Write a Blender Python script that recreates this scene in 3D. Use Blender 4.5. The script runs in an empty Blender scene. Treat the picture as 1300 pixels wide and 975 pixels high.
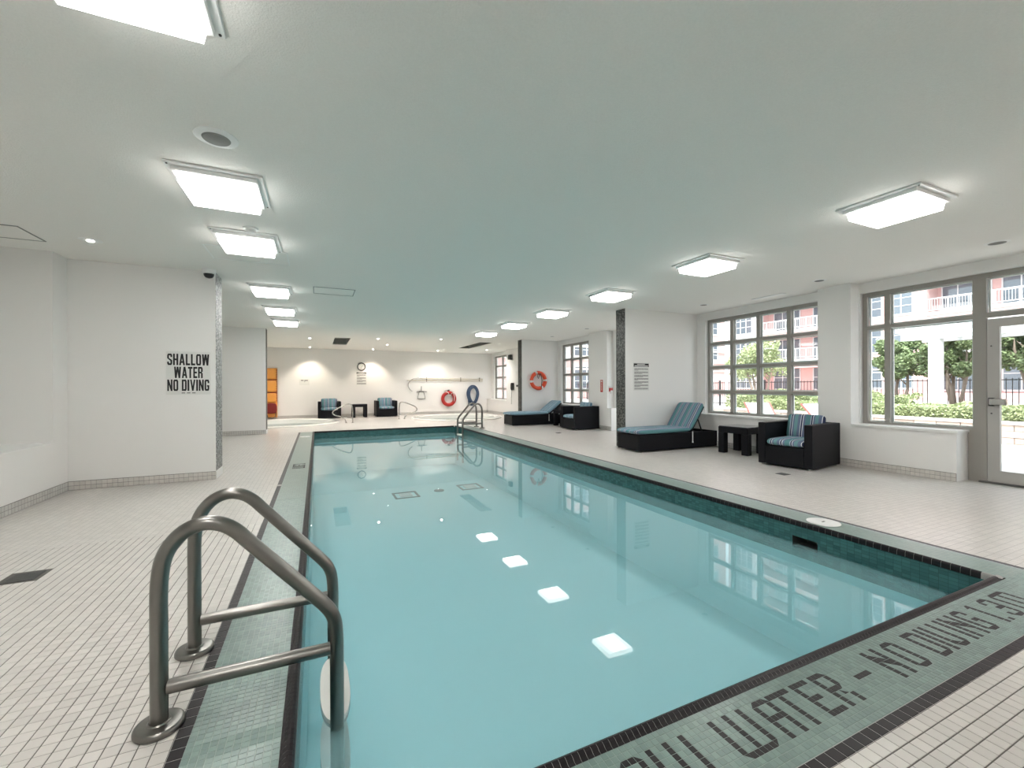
import bpy, math, random
from mathutils import Vector, Matrix
random.seed(7)
C = bpy.context.scene.collection
SC = bpy.context.scene
PI = math.pi

# ------------------------------------------------------------------ camera
H = 1.2
FPX = 544.3
cam = bpy.data.cameras.new('camera'); camo = bpy.data.objects.new('camera', cam); C.objects.link(camo)
cam.sensor_fit = 'HORIZONTAL'; cam.sensor_width = 36.0
cam.lens = FPX / 1300 * 36.0
cam.shift_y = (490.5 - 487.5) / 1300
cam.clip_start = 0.02; cam.clip_end = 400
yaw = math.radians(24.445); roll = math.radians(-0.207)
fw = Vector((math.sin(yaw), math.cos(yaw), 0)); rt = Vector((math.cos(yaw), -math.sin(yaw), 0)); up = Vector((0, 0, 1))
r2 = rt * math.cos(roll) + up * math.sin(roll); u2 = -rt * math.sin(roll) + up * math.cos(roll)
M = Matrix((r2, u2, -fw)).transposed().to_4x4(); M.translation = Vector((0, 0, H))
camo.matrix_world = M
SC.camera = camo

# ------------------------------------------------------------------ world, sun, exposure
SC.view_settings.view_transform = 'Standard'; SC.view_settings.look = 'None'
SC.view_settings.gamma = 1.0; SC.view_settings.use_curve_mapping = False
SC.view_settings.exposure = 1.66
SC.cycles.use_denoising = True
SC.cycles.max_bounces = 10; SC.cycles.diffuse_bounces = 8; SC.cycles.glossy_bounces = 4
SC.cycles.transmission_bounces = 6; SC.cycles.transparent_max_bounces = 16
SC.cycles.sample_clamp_indirect = 6.0; SC.cycles.caustics_reflective = False; SC.cycles.caustics_refractive = False
W = bpy.data.worlds.new('sky'); SC.world = W; W.use_nodes = True
wn = W.node_tree; bg = wn.nodes['Background']
bg.inputs['Color'].default_value = (0.86, 0.93, 1.0, 1); bg.inputs['Strength'].default_value = 1.2
sun = bpy.data.lights.new('sun', 'SUN'); sun.energy = 2.1; sun.angle = math.radians(1.5); sun.color = (1, .96, .9)
suno = bpy.data.objects.new('sun', sun); C.objects.link(suno)
suno.rotation_euler = Vector((0.62, 0.35, -0.95)).to_track_quat('-Z', 'Y').to_euler()
LAMP = 1.0       # emission of the ceiling diffusers

# ------------------------------------------------------------------ helpers
class MB:
    def __init__(s): s.v = []; s.f = []
    def add(s, vs, fs):
        n = len(s.v); s.v += [tuple(p) for p in vs]; s.f += [tuple(i + n for i in f) for f in fs]; return s
    def box(s, x0, x1, y0, y1, z0, z1):
        x0, x1 = min(x0, x1), max(x0, x1); y0, y1 = min(y0, y1), max(y0, y1); z0, z1 = min(z0, z1), max(z0, z1)
        return s.add([(x0,y0,z0),(x1,y0,z0),(x1,y1,z0),(x0,y1,z0),(x0,y0,z1),(x1,y0,z1),(x1,y1,z1),(x0,y1,z1)],
              [(0,3,2,1),(4,5,6,7),(0,1,5,4),(1,2,6,5),(2,3,7,6),(3,0,4,7)])
    def bbox(s, x0, x1, y0, y1, z0, z1, b=.01):     # chamfered box
        xs = [(x0, x0+b), (x1, x1-b)]; vs = []; 
        def P(i, j, k, ax):
            X = (x0, x1)[i]; Y = (y0, y1)[j]; Z = (z0, z1)[k]
            bx = b if i == 0 else -b; by = b if j == 0 else -b; bz = b if k == 0 else -b
            if ax == 0: return (X, Y+by, Z+bz)
            if ax == 1: return (X+bx, Y, Z+bz)
            return (X+bx, Y+by, Z)
        idx = {}
        for i in (0,1):
            for j in (0,1):
                for k in (0,1):
                    for a in (0,1,2): idx[(i,j,k,a)] = len(vs); vs.append(P(i,j,k,a))
        g = lambda *t: idx[t]; fs = []
        for i in (0,1): fs.append((g(i,0,0,0), g(i,1,0,0), g(i,1,1,0), g(i,0,1,0)))
        for j in (0,1): fs.append((g(0,j,0,1), g(1,j,0,1), g(1,j,1,1), g(0,j,1,1)))
        for k in (0,1): fs.append((g(0,0,k,2), g(1,0,k,2), g(1,1,k,2), g(0,1,k,2)))
        for i in (0,1):
            for j in (0,1): fs.append((g(i,j,0,0), g(i,j,0,1), g(i,j,1,1), g(i,j,1,0)))
            for k in (0,1): fs.append((g(i,0,k,0), g(i,0,k,2), g(i,1,k,2), g(i,1,k,0)))
        for j in (0,1):
            for k in (0,1): fs.append((g(0,j,k,1), g(0,j,k,2), g(1,j,k,2), g(1,j,k,1)))
        for i in (0,1):
            for j in (0,1):
                for k in (0,1): fs.append((g(i,j,k,0), g(i,j,k,1), g(i,j,k,2)))
        c = Vector(((x0+x1)/2, (y0+y1)/2, (z0+z1)/2)); out = []
        for f in fs:
            p = [Vector(vs[q]) for q in f]; n = (p[1]-p[0]).cross(p[2]-p[0]); m = sum(p, Vector())/len(p)
            out.append(f if n.dot(m-c) > 0 else f[::-1])
        return s.add(vs, out)
    def quad(s, a, b, c, d): return s.add([a,b,c,d], [(0,1,2,3)])
    def prism(s, poly, z0, z1):
        n = len(poly)
        return s.add([(x,y,z0) for x,y in poly] + [(x,y,z1) for x,y in poly],
            [tuple(range(n))[::-1], tuple(range(n, 2*n))] + [(i,(i+1)%n,n+(i+1)%n,n+i) for i in range(n)])
    def prism_y(s, poly, y0, y1):                   # polygon in x,z
        n = len(poly)
        return s.add([(x,y0,z) for x,z in poly] + [(x,y1,z) for x,z in poly],
            [tuple(range(n)), tuple(range(n, 2*n))[::-1]] + [(i,n+i,n+(i+1)%n,(i+1)%n) for i in range(n)])
    def lathe(s, prof, cx=0, cy=0, cz=0, n=24, axis='z', sx=1, sy=1):
        vs = []; fs = []
        for r, z in prof:
            for i in range(n):
                a = 2*PI*i/n; x, y = r*math.cos(a)*sx, r*math.sin(a)*sy
                if axis == 'z': vs.append((cx+x, cy+y, cz+z))
                elif axis == 'y': vs.append((cx+x, cy+z, cz+y))
                else: vs.append((cx+z, cy+x, cz+y))
        m = len(prof)
        for j in range(m-1):
            for i in range(n): fs.append((j*n+i, j*n+(i+1)%n, (j+1)*n+(i+1)%n, (j+1)*n+i))
        fs.append(tuple(range(n))[::-1]); fs.append(tuple((m-1)*n+i for i in range(n)))
        return s.add(vs, fs)
    def tube(s, pts, r, n=12, closed=False):
        pts = [Vector(p) for p in pts]; k = len(pts); vs = []; fs = []
        rr = r if isinstance(r, (list, tuple)) else [r]*k
        prev = None
        for i, p in enumerate(pts):
            if closed: t = pts[(i+1)%k] - pts[i-1]
            else: t = (pts[min(i+1,k-1)] - pts[max(i-1,0)])
            t.normalize()
            if prev is None:
                a = Vector((0,0,1)) if abs(t.z) < .9 else Vector((1,0,0))
                u = t.cross(a).normalized()
            else:
                u = (prev - t*prev.dot(t)).normalized()
            prev = u; w = t.cross(u)
            for j in range(n):
                a = 2*PI*j/n; vs.append(p + (u*math.cos(a) + w*math.sin(a))*rr[i])
        for i in range(k if closed else k-1):
            i2 = (i+1)%k
            for j in range(n): fs.append((i*n+j, i*n+(j+1)%n, i2*n+(j+1)%n, i2*n+j))
        if not closed: fs.append(tuple(range(n))[::-1]); fs.append(tuple((k-1)*n+j for j in range(n)))
        return s.add(vs, fs)
    def cushion(s, x0, x1, y0, y1, z0, z1, e=.35, n=14, m=8):
        cx, cy, cz = (x0+x1)/2, (y0+y1)/2, (z0+z1)/2; a, b, c = (x1-x0)/2, (y1-y0)/2, (z1-z0)/2
        pw = lambda t, q: math.copysign(abs(t)**q, t)
        vs = []; fs = []; N = n*4; q = .22
        for j in range(m+1):
            ph = -PI/2 + PI*j/m; rc = pw(math.cos(ph), e); zz = pw(math.sin(ph), .8)
            for i in range(N):
                th = 2*PI*i/N; vs.append((cx+a*rc*pw(math.cos(th), q), cy+b*rc*pw(math.sin(th), q), cz+c*zz))
        for j in range(m):
            for i in range(N): fs.append((j*N+i, j*N+(i+1)%N, (j+1)*N+(i+1)%N, (j+1)*N+i))
        return s.add(vs, fs)
    def xf(s, mat, start=0):
        s.v = s.v[:start] + [tuple(mat @ Vector(p)) for p in s.v[start:]]; return s
    def mesh(s, name):
        me = bpy.data.meshes.new(name); me.from_pydata(s.v, [], s.f); me.update(); return me
    def build(s, name, mat, parent=None, smooth=False, loc=None, rz=0):
        me = s.mesh(name); me.materials.append(mat)
        if smooth:
            for p in me.polygons: p.use_smooth = True
            if smooth == 'auto':
                try: me.set_sharp_from_angle(angle=math.radians(40))
                except Exception: pass
        return link(name, me, parent, loc, rz)

def link(name, me, parent=None, loc=None, rz=0):
    o = bpy.data.objects.new(name, me); C.objects.link(o)
    if parent: o.parent = parent
    if loc: o.location = loc
    if rz: o.rotation_euler = (0, 0, rz)
    return o
def tag(o, label, cat, group=None):
    o['label'] = label; o['category'] = cat
    if group: o['group'] = group
    return o
def thing(name, label, cat, loc=(0,0,0), rz=0, group=None):
    o = bpy.data.objects.new(name, None); C.objects.link(o); o.location = loc; o.rotation_euler = (0,0,rz); o.empty_display_size = .1
    return tag(o, label, cat, group)
def struct(o): o['kind'] = 'structure'; return o
def stuff(o): o['kind'] = 'stuff'; return o
def dup(root, label=None, loc=None, rz=None, parent=None):
    c = root.copy(); C.objects.link(c)
    if parent: c.parent = parent
    if label: c['label'] = label
    if loc is not None: c.location = loc
    if rz is not None: c.rotation_euler = (0,0,rz)
    for ch in root.children: dup(ch, parent=c)
    return c

# ------------------------------------------------------------------ materials
def nm(name):
    m = bpy.data.materials.new(name); m.use_nodes = True; nt = m.node_tree
    return m, nt, nt.nodes['Principled BSDF']
def N(nt, t, **k):
    n = nt.nodes.new(t)
    for a, b in k.items(): setattr(n, a, b)
    return n
def L(nt, a, b): nt.links.new(a, b)
def objco(nt, scale=None):
    tc = N(nt, 'ShaderNodeTexCoord'); return tc.outputs['Object']
def mat(name, col, rough=.5, metal=0, noise=0, nscale=8, bump=0, bscale=60, spec=None, vary=0, coat=0):
    m, nt, p = nm(name)
    p.inputs['Roughness'].default_value = rough; p.inputs['Metallic'].default_value = metal
    if spec is not None: p.inputs['Specular IOR Level'].default_value = spec
    if coat: p.inputs['Coat Weight'].default_value = coat; p.inputs['Coat Roughness'].default_value = .08
    col4 = (*col, 1); src = None
    if noise:
        t = N(nt, 'ShaderNodeTexNoise'); t.inputs['Scale'].default_value = nscale; t.inputs['Detail'].default_value = 4
        L(nt, objco(nt), t.inputs['Vector'])
        mr = N(nt, 'ShaderNodeMapRange'); mr.inputs[3].default_value = 1-noise; mr.inputs[4].default_value = 1+noise
        L(nt, t.outputs['Fac'], mr.inputs[0]); src = mr.outputs[0]
    if vary:
        g = N(nt, 'ShaderNodeNewGeometry'); oi = N(nt, 'ShaderNodeObjectInfo')
        ad = N(nt, 'ShaderNodeMath', operation='ADD'); L(nt, g.outputs['Random Per Island'], ad.inputs[0]); L(nt, oi.outputs['Random'], ad.inputs[1])
        fr = N(nt, 'ShaderNodeMath', operation='FRACT'); L(nt, ad.outputs[0], fr.inputs[0])
        mr2 = N(nt, 'ShaderNodeMapRange'); mr2.inputs[3].default_value = 1-vary; mr2.inputs[4].default_value = 1+vary
        L(nt, fr.outputs[0], mr2.inputs[0])
        if src:
            mu = N(nt, 'ShaderNodeMath', operation='MULTIPLY'); L(nt, src, mu.inputs[0]); L(nt, mr2.outputs[0], mu.inputs[1]); src = mu.outputs[0]
        else: src = mr2.outputs[0]
    if src:
        vm = N(nt, 'ShaderNodeVectorMath', operation='SCALE'); vm.inputs[0].default_value = col
        L(nt, src, vm.inputs['Scale']); L(nt, vm.outputs[0], p.inputs['Base Color'])
    else: p.inputs['Base Color'].default_value = col4
    if bump:
        t = N(nt, 'ShaderNodeTexNoise'); t.inputs['Scale'].default_value = bscale; t.inputs['Detail'].default_value = 3
        L(nt, objco(nt), t.inputs['Vector'])
        b = N(nt, 'ShaderNodeBump'); b.inputs['Strength'].default_value = bump; b.inputs['Distance'].default_value = .01
        L(nt, t.outputs['Fac'], b.inputs['Height']); L(nt, b.outputs[0], p.inputs['Normal'])
    return m
def grid_mat(name, tile, grout, w, h, x0, y0, mortar=.0016, rough=.35, plane='xy', vary=.06, noise=.06, nscale=.8):
    m, nt, p = nm(name); p.inputs['Roughness'].default_value = rough
    sep = N(nt, 'ShaderNodeSeparateXYZ'); L(nt, objco(nt), sep.inputs[0])
    ax = {'x':0,'y':1,'z':2}
    def line(axis, o, s):
        a = N(nt, 'ShaderNodeMath', operation='SUBTRACT'); L(nt, sep.outputs[ax[axis]], a.inputs[0]); a.inputs[1].default_value = o
        d = N(nt, 'ShaderNodeMath', operation='DIVIDE'); L(nt, a.outputs[0], d.inputs[0]); d.inputs[1].default_value = s
        fl = N(nt, 'ShaderNodeMath', operation='FLOOR'); L(nt, d.outputs[0], fl.inputs[0])
        f = N(nt, 'ShaderNodeMath', operation='FRACT'); L(nt, d.outputs[0], f.inputs[0])
        pp = N(nt, 'ShaderNodeMath', operation='PINGPONG'); L(nt, d.outputs[0], pp.inputs[0]); pp.inputs[1].default_value = .5
        lt = N(nt, 'ShaderNodeMath', operation='LESS_THAN'); L(nt, pp.outputs[0], lt.inputs[0]); lt.inputs[1].default_value = mortar/s
        return fl, lt
    f1, l1 = line(plane[0], x0, w); f2, l2 = line(plane[1], y0, h)
    mx = N(nt, 'ShaderNodeMath', operation='MAXIMUM'); L(nt, l1.outputs[0], mx.inputs[0]); L(nt, l2.outputs[0], mx.inputs[1])
    cb = N(nt, 'ShaderNodeCombineXYZ'); L(nt, f1.outputs[0], cb.inputs[0]); L(nt, f2.outputs[0], cb.inputs[1])
    wnz = N(nt, 'ShaderNodeTexWhiteNoise'); L(nt, cb.outputs[0], wnz.inputs['Vector'])
    mr = N(nt, 'ShaderNodeMapRange'); mr.inputs[3].default_value = 1-vary; mr.inputs[4].default_value = 1+vary; L(nt, wnz.outputs['Value'], mr.inputs[0])
    t = N(nt, 'ShaderNodeTexNoise'); t.inputs['Scale'].default_value = nscale; L(nt, objco(nt), t.inputs['Vector'])
    mr3 = N(nt, 'ShaderNodeMapRange'); mr3.inputs[3].default_value = 1-noise; mr3.inputs[4].default_value = 1+noise; L(nt, t.outputs['Fac'], mr3.inputs[0])
    mu = N(nt, 'ShaderNodeMath', operation='MULTIPLY'); L(nt, mr.outputs[0], mu.inputs[0]); L(nt, mr3.outputs[0], mu.inputs[1])
    vm = N(nt, 'ShaderNodeVectorMath', operation='SCALE'); vm.inputs[0].default_value = tile; L(nt, mu.outputs[0], vm.inputs['Scale'])
    mix = N(nt, 'ShaderNodeMix', data_type='RGBA'); L(nt, mx.outputs[0], mix.inputs[0]); L(nt, vm.outputs[0], mix.inputs[6]); mix.inputs[7].default_value = (*grout, 1)
    L(nt, mix.outputs[2], p.inputs['Base Color'])
    b = N(nt, 'ShaderNodeBump'); b.invert = True; b.inputs['Strength'].default_value = .3; b.inputs['Distance'].default_value = .001
    L(nt, mx.outputs[0], b.inputs['Height']); L(nt, b.outputs[0], p.inputs['Normal'])
    return m
def emis(name, col, s):
    m, nt, p = nm(name); p.inputs['Base Color'].default_value = (.8,.8,.8,1)
    p.inputs['Emission Color'].default_value = (*col, 1); p.inputs['Emission Strength'].default_value = s; return m
def fresnel_glass(name, ior, tint=(1,1,1), rough=0.0, bump=0, bscale=1.5):
    m, nt, p = nm(name); nt.nodes.remove(p); out = nt.nodes['Material Output']
    ge = N(nt, 'ShaderNodeNewGeometry'); dp = N(nt, 'ShaderNodeVectorMath', operation='DOT_PRODUCT'); L(nt, ge.outputs['Incoming'], dp.inputs[0]); L(nt, ge.outputs['Normal'], dp.inputs[1])
    ab = N(nt, 'ShaderNodeMath', operation='ABSOLUTE'); L(nt, dp.outputs['Value'], ab.inputs[0])
    iv = N(nt, 'ShaderNodeMath', operation='SUBTRACT'); iv.inputs[0].default_value = 1; L(nt, ab.outputs[0], iv.inputs[1])
    pw_ = N(nt, 'ShaderNodeMath', operation='POWER'); L(nt, iv.outputs[0], pw_.inputs[0]); pw_.inputs[1].default_value = 4.6
    f0 = ((ior-1)/(ior+1))**2
    fr = N(nt, 'ShaderNodeMapRange'); fr.inputs[3].default_value = f0; fr.inputs[4].default_value = 1; L(nt, pw_.outputs[0], fr.inputs[0])
    tr = N(nt, 'ShaderNodeBsdfTransparent'); tr.inputs['Color'].default_value = (*tint, 1)
    gl = N(nt, 'ShaderNodeBsdfGlossy'); gl.inputs['Roughness'].default_value = rough
    mx = N(nt, 'ShaderNodeMixShader'); L(nt, fr.outputs[0], mx.inputs[0]); L(nt, tr.outputs[0], mx.inputs[1]); L(nt, gl.outputs[0], mx.inputs[2])
    L(nt, mx.outputs[0], out.inputs['Surface'])
    if bump:
        t = N(nt, 'ShaderNodeTexNoise'); t.inputs['Scale'].default_value = bscale; t.inputs['Detail'].default_value = 1.5
        L(nt, objco(nt), t.inputs['Vector'])
        b = N(nt, 'ShaderNodeBump'); b.inputs['Strength'].default_value = bump; b.inputs['Distance'].default_value = .02
        L(nt, t.outputs['Fac'], b.inputs['Height']); L(nt, b.outputs[0], gl.inputs['Normal'])
    return m
def stripes(name, axis, period, bands, off=0.0):
    m, nt, p = nm(name); p.inputs['Roughness'].default_value = .85
    sep = N(nt, 'ShaderNodeSeparateXYZ'); L(nt, objco(nt), sep.inputs[0])
    a = N(nt, 'ShaderNodeMath', operation='MULTIPLY_ADD'); L(nt, sep.outputs[axis], a.inputs[0]); a.inputs[1].default_value = 1/period; a.inputs[2].default_value = off
    f = N(nt, 'ShaderNodeMath', operation='FRACT'); L(nt, a.outputs[0], f.inputs[0])
    r = N(nt, 'ShaderNodeValToRGB'); r.color_ramp.interpolation = 'CONSTANT'
    el = r.color_ramp.elements
    el[0].position = 0; el[0].color = (*bands[0][1], 1); el[1].position = bands[1][0]; el[1].color = (*bands[1][1], 1)
    for ps, c in bands[2:]:
        e = el.new(ps); e.color = (*c, 1)
    L(nt, f.outputs[0], r.inputs[0]); L(nt, r.outputs[0], p.inputs['Base Color'])
    t = N(nt, 'ShaderNodeTexNoise'); t.inputs['Scale'].default_value = 25; L(nt, objco(nt), t.inputs['Vector'])
    b = N(nt, 'ShaderNodeBump'); b.inputs['Strength'].default_value = .25; b.inputs['Distance'].default_value = .01
    L(nt, t.outputs['Fac'], b.inputs['Height']); L(nt, b.outputs[0], p.inputs['Normal'])
    return m
def wicker(name):
    m, nt, p = nm(name); p.inputs['Roughness'].default_value = .5; p.inputs['Specular IOR Level'].default_value = .15
    w = N(nt, 'ShaderNodeTexWave'); w.bands_direction = 'Z'; w.inputs['Scale'].default_value = 40; w.inputs['Distortion'].default_value = .6
    L(nt, objco(nt), w.inputs['Vector'])
    r = N(nt, 'ShaderNodeMapRange'); r.inputs[3].default_value = .003; r.inputs[4].default_value = .010; L(nt, w.outputs['Fac'], r.inputs[0])
    vm = N(nt, 'ShaderNodeVectorMath', operation='SCALE'); vm.inputs[0].default_value = (.9, .92, 1.25); L(nt, r.outputs[0], vm.inputs['Scale'])
    L(nt, vm.outputs[0], p.inputs['Base Color'])
    b = N(nt, 'ShaderNodeBump'); b.inputs['Strength'].default_value = .4; b.inputs['Distance'].default_value = .003
    L(nt, w.outputs['Fac'], b.inputs['Height']); L(nt, b.outputs[0], p.inputs['Normal'])
    return m
def mosaic(name, dark, light):
    m, nt, p = nm(name); p.inputs['Roughness'].default_value = .25
    v = N(nt, 'ShaderNodeTexVoronoi'); p.inputs['Roughness'].default_value = .55; v.inputs['Scale'].default_value = 52; v.inputs['Randomness'].default_value = .35
    L(nt, objco(nt), v.inputs['Vector'])
    s = N(nt, 'ShaderNodeSeparateColor'); L(nt, v.outputs['Color'], s.inputs[0])
    r = N(nt, 'ShaderNodeValToRGB'); r.color_ramp.elements[0].color = (*dark, 1); r.color_ramp.elements[1].color = (*light, 1)
    r.color_ramp.elements[0].position = .35
    L(nt, s.outputs[0], r.inputs[0]); L(nt, r.outputs[0], p.inputs['Base Color'])
    return m

m_wall = mat('wall_paint', (.80,.79,.775), .7, noise=.015, nscale=1.2, bump=.06, bscale=150)
m_ceil = mat('ceiling_stipple', (.785,.765,.73), .9, noise=.05, nscale=90, bump=.35, bscale=120)
m_white = mat('white_paint', (.78,.78,.77), .45)
m_sill = mat('sill_white', (.82,.82,.81), .3)
FX, FY, FT = -.447, .811, .05
m_floor = grid_mat('floor_tiles', (.61,.58,.55), (.30,.285,.27), FT, FT, FX, FY, mortar=.0014, rough=.28, noise=.10, nscale=.7)
m_tile = mat('white_tile', (.61,.58,.55), .28, vary=.06, noise=.05, nscale=1)
m_grout = mat('floor_grout', (.12,.11,.10), .8)
m_base = grid_mat('base_tiles', (.52,.51,.49), (.2,.19,.18), .05, .05, 0, 0, mortar=.0022, rough=.3, plane='xz')
m_basey = grid_mat('base_tiles_side', (.52,.51,.49), (.2,.19,.18), .05, .05, 0, 0, mortar=.0022, rough=.3, plane='yz')
TX, TPX, TY, TPY = 1.254, .0235, .858, .0246
m_teal_flat = grid_mat('teal_mosaic', (.185,.262,.24), (.25,.31,.285), TPX, TPY, TX, TY, mortar=.0012, rough=.3, vary=.1)
m_teal = mat('teal_tile', (.185,.262,.24), .3, vary=.13, noise=.06, nscale=3)
m_tgrout = mat('teal_grout', (.30,.36,.335), .8)
m_black = mat('black_tile', (.016,.013,.015), .42, vary=.2, spec=.25)
m_blackgrid = grid_mat('black_tiles_flat', (.03,.026,.028), (.14,.13,.125), FT, FT, FX, FY, mortar=.001, rough=.45)
m_bgrout = mat('pale_grout', (.42,.40,.39), .8)
m_band = grid_mat('waterline_tiles', (.045,.135,.135), (.03,.08,.08), .05, .025, 0, 0, mortar=.0012, rough=.25, plane='yz', vary=.22)
m_bandx = grid_mat('waterline_tiles_end', (.045,.135,.135), (.03,.08,.08), .05, .025, 0, 0, mortar=.0012, rough=.25, plane='xz', vary=.22)
m_pool = mat('pool_plaster', (.50,.795,.835), .6, noise=.02, nscale=.6)
m_water = fresnel_glass('water', 1.45, (.93,.975,1.0), 0, bump=.014, bscale=1.0)
def milky(m, col, fac):
    nt = m.node_tree; mx = [n for n in nt.nodes if n.type == 'MIX_SHADER'][0]; tr = [n for n in nt.nodes if n.type == 'BSDF_TRANSPARENT'][0]
    df = N(nt, 'ShaderNodeBsdfDiffuse'); df.inputs['Color'].default_value = (*col, 1)
    m2 = N(nt, 'ShaderNodeMixShader'); m2.inputs[0].default_value = fac; L(nt, tr.outputs[0], m2.inputs[1]); L(nt, df.outputs[0], m2.inputs[2]); L(nt, m2.outputs[0], mx.inputs[1])
milky(m_water, (.36,.645,.68), .32)      # treated water scatters light back: slightly milky turquoise
m_glass = fresnel_glass('window_glass', 1.45, (.96,.985,.98))
m_steel = mat('brushed_steel', (.22,.213,.20), .3, 1.0, noise=.06, nscale=30)
m_chrome = mat('bright_steel', (.55,.54,.52), .2, 1.0)
m_frame = mat('window_frame_taupe', (.30,.285,.26), .5)
m_doorm = mat('door_aluminium', (.42,.41,.39), .45)
m_wick = wicker('black_wicker')
m_tabletop = mat('smoked_glass', (.06,.065,.075), .12, coat=.5)
TEAL=(.09,.23,.25); TEAL2=(.14,.29,.32); NAVY=(.02,.03,.085); WHT=(.75,.78,.8); SLATE=(.13,.17,.27); GREY=(.35,.42,.5)
BANDS = [(0,TEAL),(.24,SLATE),(.34,WHT),(.375,NAVY),(.45,WHT),(.48,SLATE),(.62,TEAL2),(.78,SLATE),(.86,WHT),(.89,NAVY),(.95,GREY)]
m_stripe = stripes('striped_fabric', 1, .28, BANDS, .3)
BLUEB = [(0,(.20,.33,.42)),(.25,NAVY),(.31,(.3,.42,.5)),(.5,(.12,.22,.32)),(.6,(.35,.45,.52)),(.82,NAVY),(.88,(.22,.36,.45))]
m_stripe2 = stripes('blue_striped_fabric', 1, .16, BLUEB)
def lens_mat():
    m, nt, p = nm('light_diffuser'); p.inputs['Roughness'].default_value = .15
    sp = N(nt, 'ShaderNodeSeparateXYZ'); L(nt, objco(nt), sp.inputs[0])
    def band(ax, c, w):
        a = N(nt, 'ShaderNodeMath', operation='ABSOLUTE'); L(nt, sp.outputs[ax], a.inputs[0])
        b = N(nt, 'ShaderNodeMath', operation='SUBTRACT'); L(nt, a.outputs[0], b.inputs[0]); b.inputs[1].default_value = c
        d = N(nt, 'ShaderNodeMath', operation='ABSOLUTE'); L(nt, b.outputs[0], d.inputs[0])
        r = N(nt, 'ShaderNodeMapRange'); r.interpolation_type = 'SMOOTHSTEP'; r.inputs[1].default_value = 0; r.inputs[2].default_value = w; r.inputs[3].default_value = 1; r.inputs[4].default_value = 0
        L(nt, d.outputs[0], r.inputs[0]); return r
    bx = band(0, .07, .09); by = band(1, 0, .26)
    mu = N(nt, 'ShaderNodeMath', operation='MULTIPLY'); L(nt, bx.outputs[0], mu.inputs[0]); L(nt, by.outputs[0], mu.inputs[1])
    v = N(nt, 'ShaderNodeMath', operation='MULTIPLY_ADD'); L(nt, mu.outputs[0], v.inputs[0]); v.inputs[1].default_value = 26*LAMP; v.inputs[2].default_value = 3.4*LAMP
    p.inputs['Emission Color'].default_value = (1,.985,.95,1); L(nt, v.outputs[0], p.inputs['Emission Strength']); return m
m_lens = lens_mat(); m_bulb = emis('bulb', (1,.95,.88), 8)
m_lside = emis('diffuser_side', (1.0,.985,.95), 2.2)
m_dark = mat('dark_grey_metal', (.10,.10,.095), .6)
m_grille = mat('grille_grey', (.22,.22,.21), .6)
m_blackp = mat('black_plastic', (.012,.012,.013), .35)
m_ink = mat('sign_ink', (.008,.008,.009), .5)
m_paper = mat('sign_white', (.72,.72,.70), .4)
m_mos = mosaic('black_mosaic', (.008,.008,.008), (.17,.17,.155))
m_mosglare = mosaic('glare_mosaic', (.15,.15,.15), (.50,.50,.49))  # the dark mosaic again, with glare painted in as lighter colours
m_red = mat('red_plastic', (.42,.02,.015), .35)
m_pred = mat('faded_red', (.50,.12,.10), .5)
m_orange = mat('orange_vinyl', (.72,.085,.03), .45)
m_ob = mat('orange_board', (.78,.33,.06), .4)
m_dred = mat('dark_red_fabric', (.20,.015,.012), .7)
m_hose = mat('blue_hose', (.03,.06,.12), .35)
m_cream = mat('cream_pole', (.66,.60,.47), .4)
m_rope = mat('white_rope', (.7,.7,.68), .8)
m_acryl = mat('white_acrylic', (.78,.77,.74), .15)
m_conc = mat('patio_concrete', (.62,.60,.57), .8, noise=.06, nscale=2)
m_brick = mat('pink_stucco', (.66,.44,.42), .9, noise=.05, nscale=.6)
m_stone = mat('pale_stone', (.72,.66,.60), .85)
m_block = mat('retaining_block', (.50,.40,.35), .9, vary=.22, bump=.4, bscale=40)
m_bwhite = mat('outdoor_white', (.68,.69,.70), .5)
m_bpane = mat('far_pane', (.12,.15,.18), .06, spec=1.0)
m_iron = mat('black_iron', (.015,.015,.017), .5)
m_leaf = mat('leaf_green', (.25,.32,.16), .6, vary=.35)
m_leaf2 = mat('hedge_leaf', (.40,.45,.24), .6, vary=.35)
m_bark = mat('bark', (.30,.24,.20), .9, bump=.4, bscale=20)
m_grass = mat('lawn', (.36,.42,.22), .9, noise=.2, nscale=6, bump=.5, bscale=80)

ZC = 2.714
def text_mesh(body, size, ext=.0006, off=0.0, sx=1.0, space=1.0):
    cu = bpy.data.curves.new('t', 'FONT'); cu.body = body; cu.size = size; cu.extrude = ext; cu.offset = off
    cu.align_x = 'CENTER'; cu.align_y = 'CENTER'; cu.space_character = space; cu.resolution_u = 3
    o = bpy.data.objects.new('t', cu); C.objects.link(o)
    bpy.context.view_layer.update()
    me = bpy.data.meshes.new_from_object(o.evaluated_get(bpy.context.evaluated_depsgraph_get()))
    bpy.data.objects.remove(o)
    for v in me.vertices: v.co.x *= sx
    return me
def text(body, size, loc, mat_, parent, name='lettering', rot=(PI/2,0,0), **k):
    me = text_mesh(body, size, **k); me.materials.clear(); me.materials.append(mat_)
    o = link(name, me, parent); o.location = loc; o.rotation_euler = rot; return o

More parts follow.
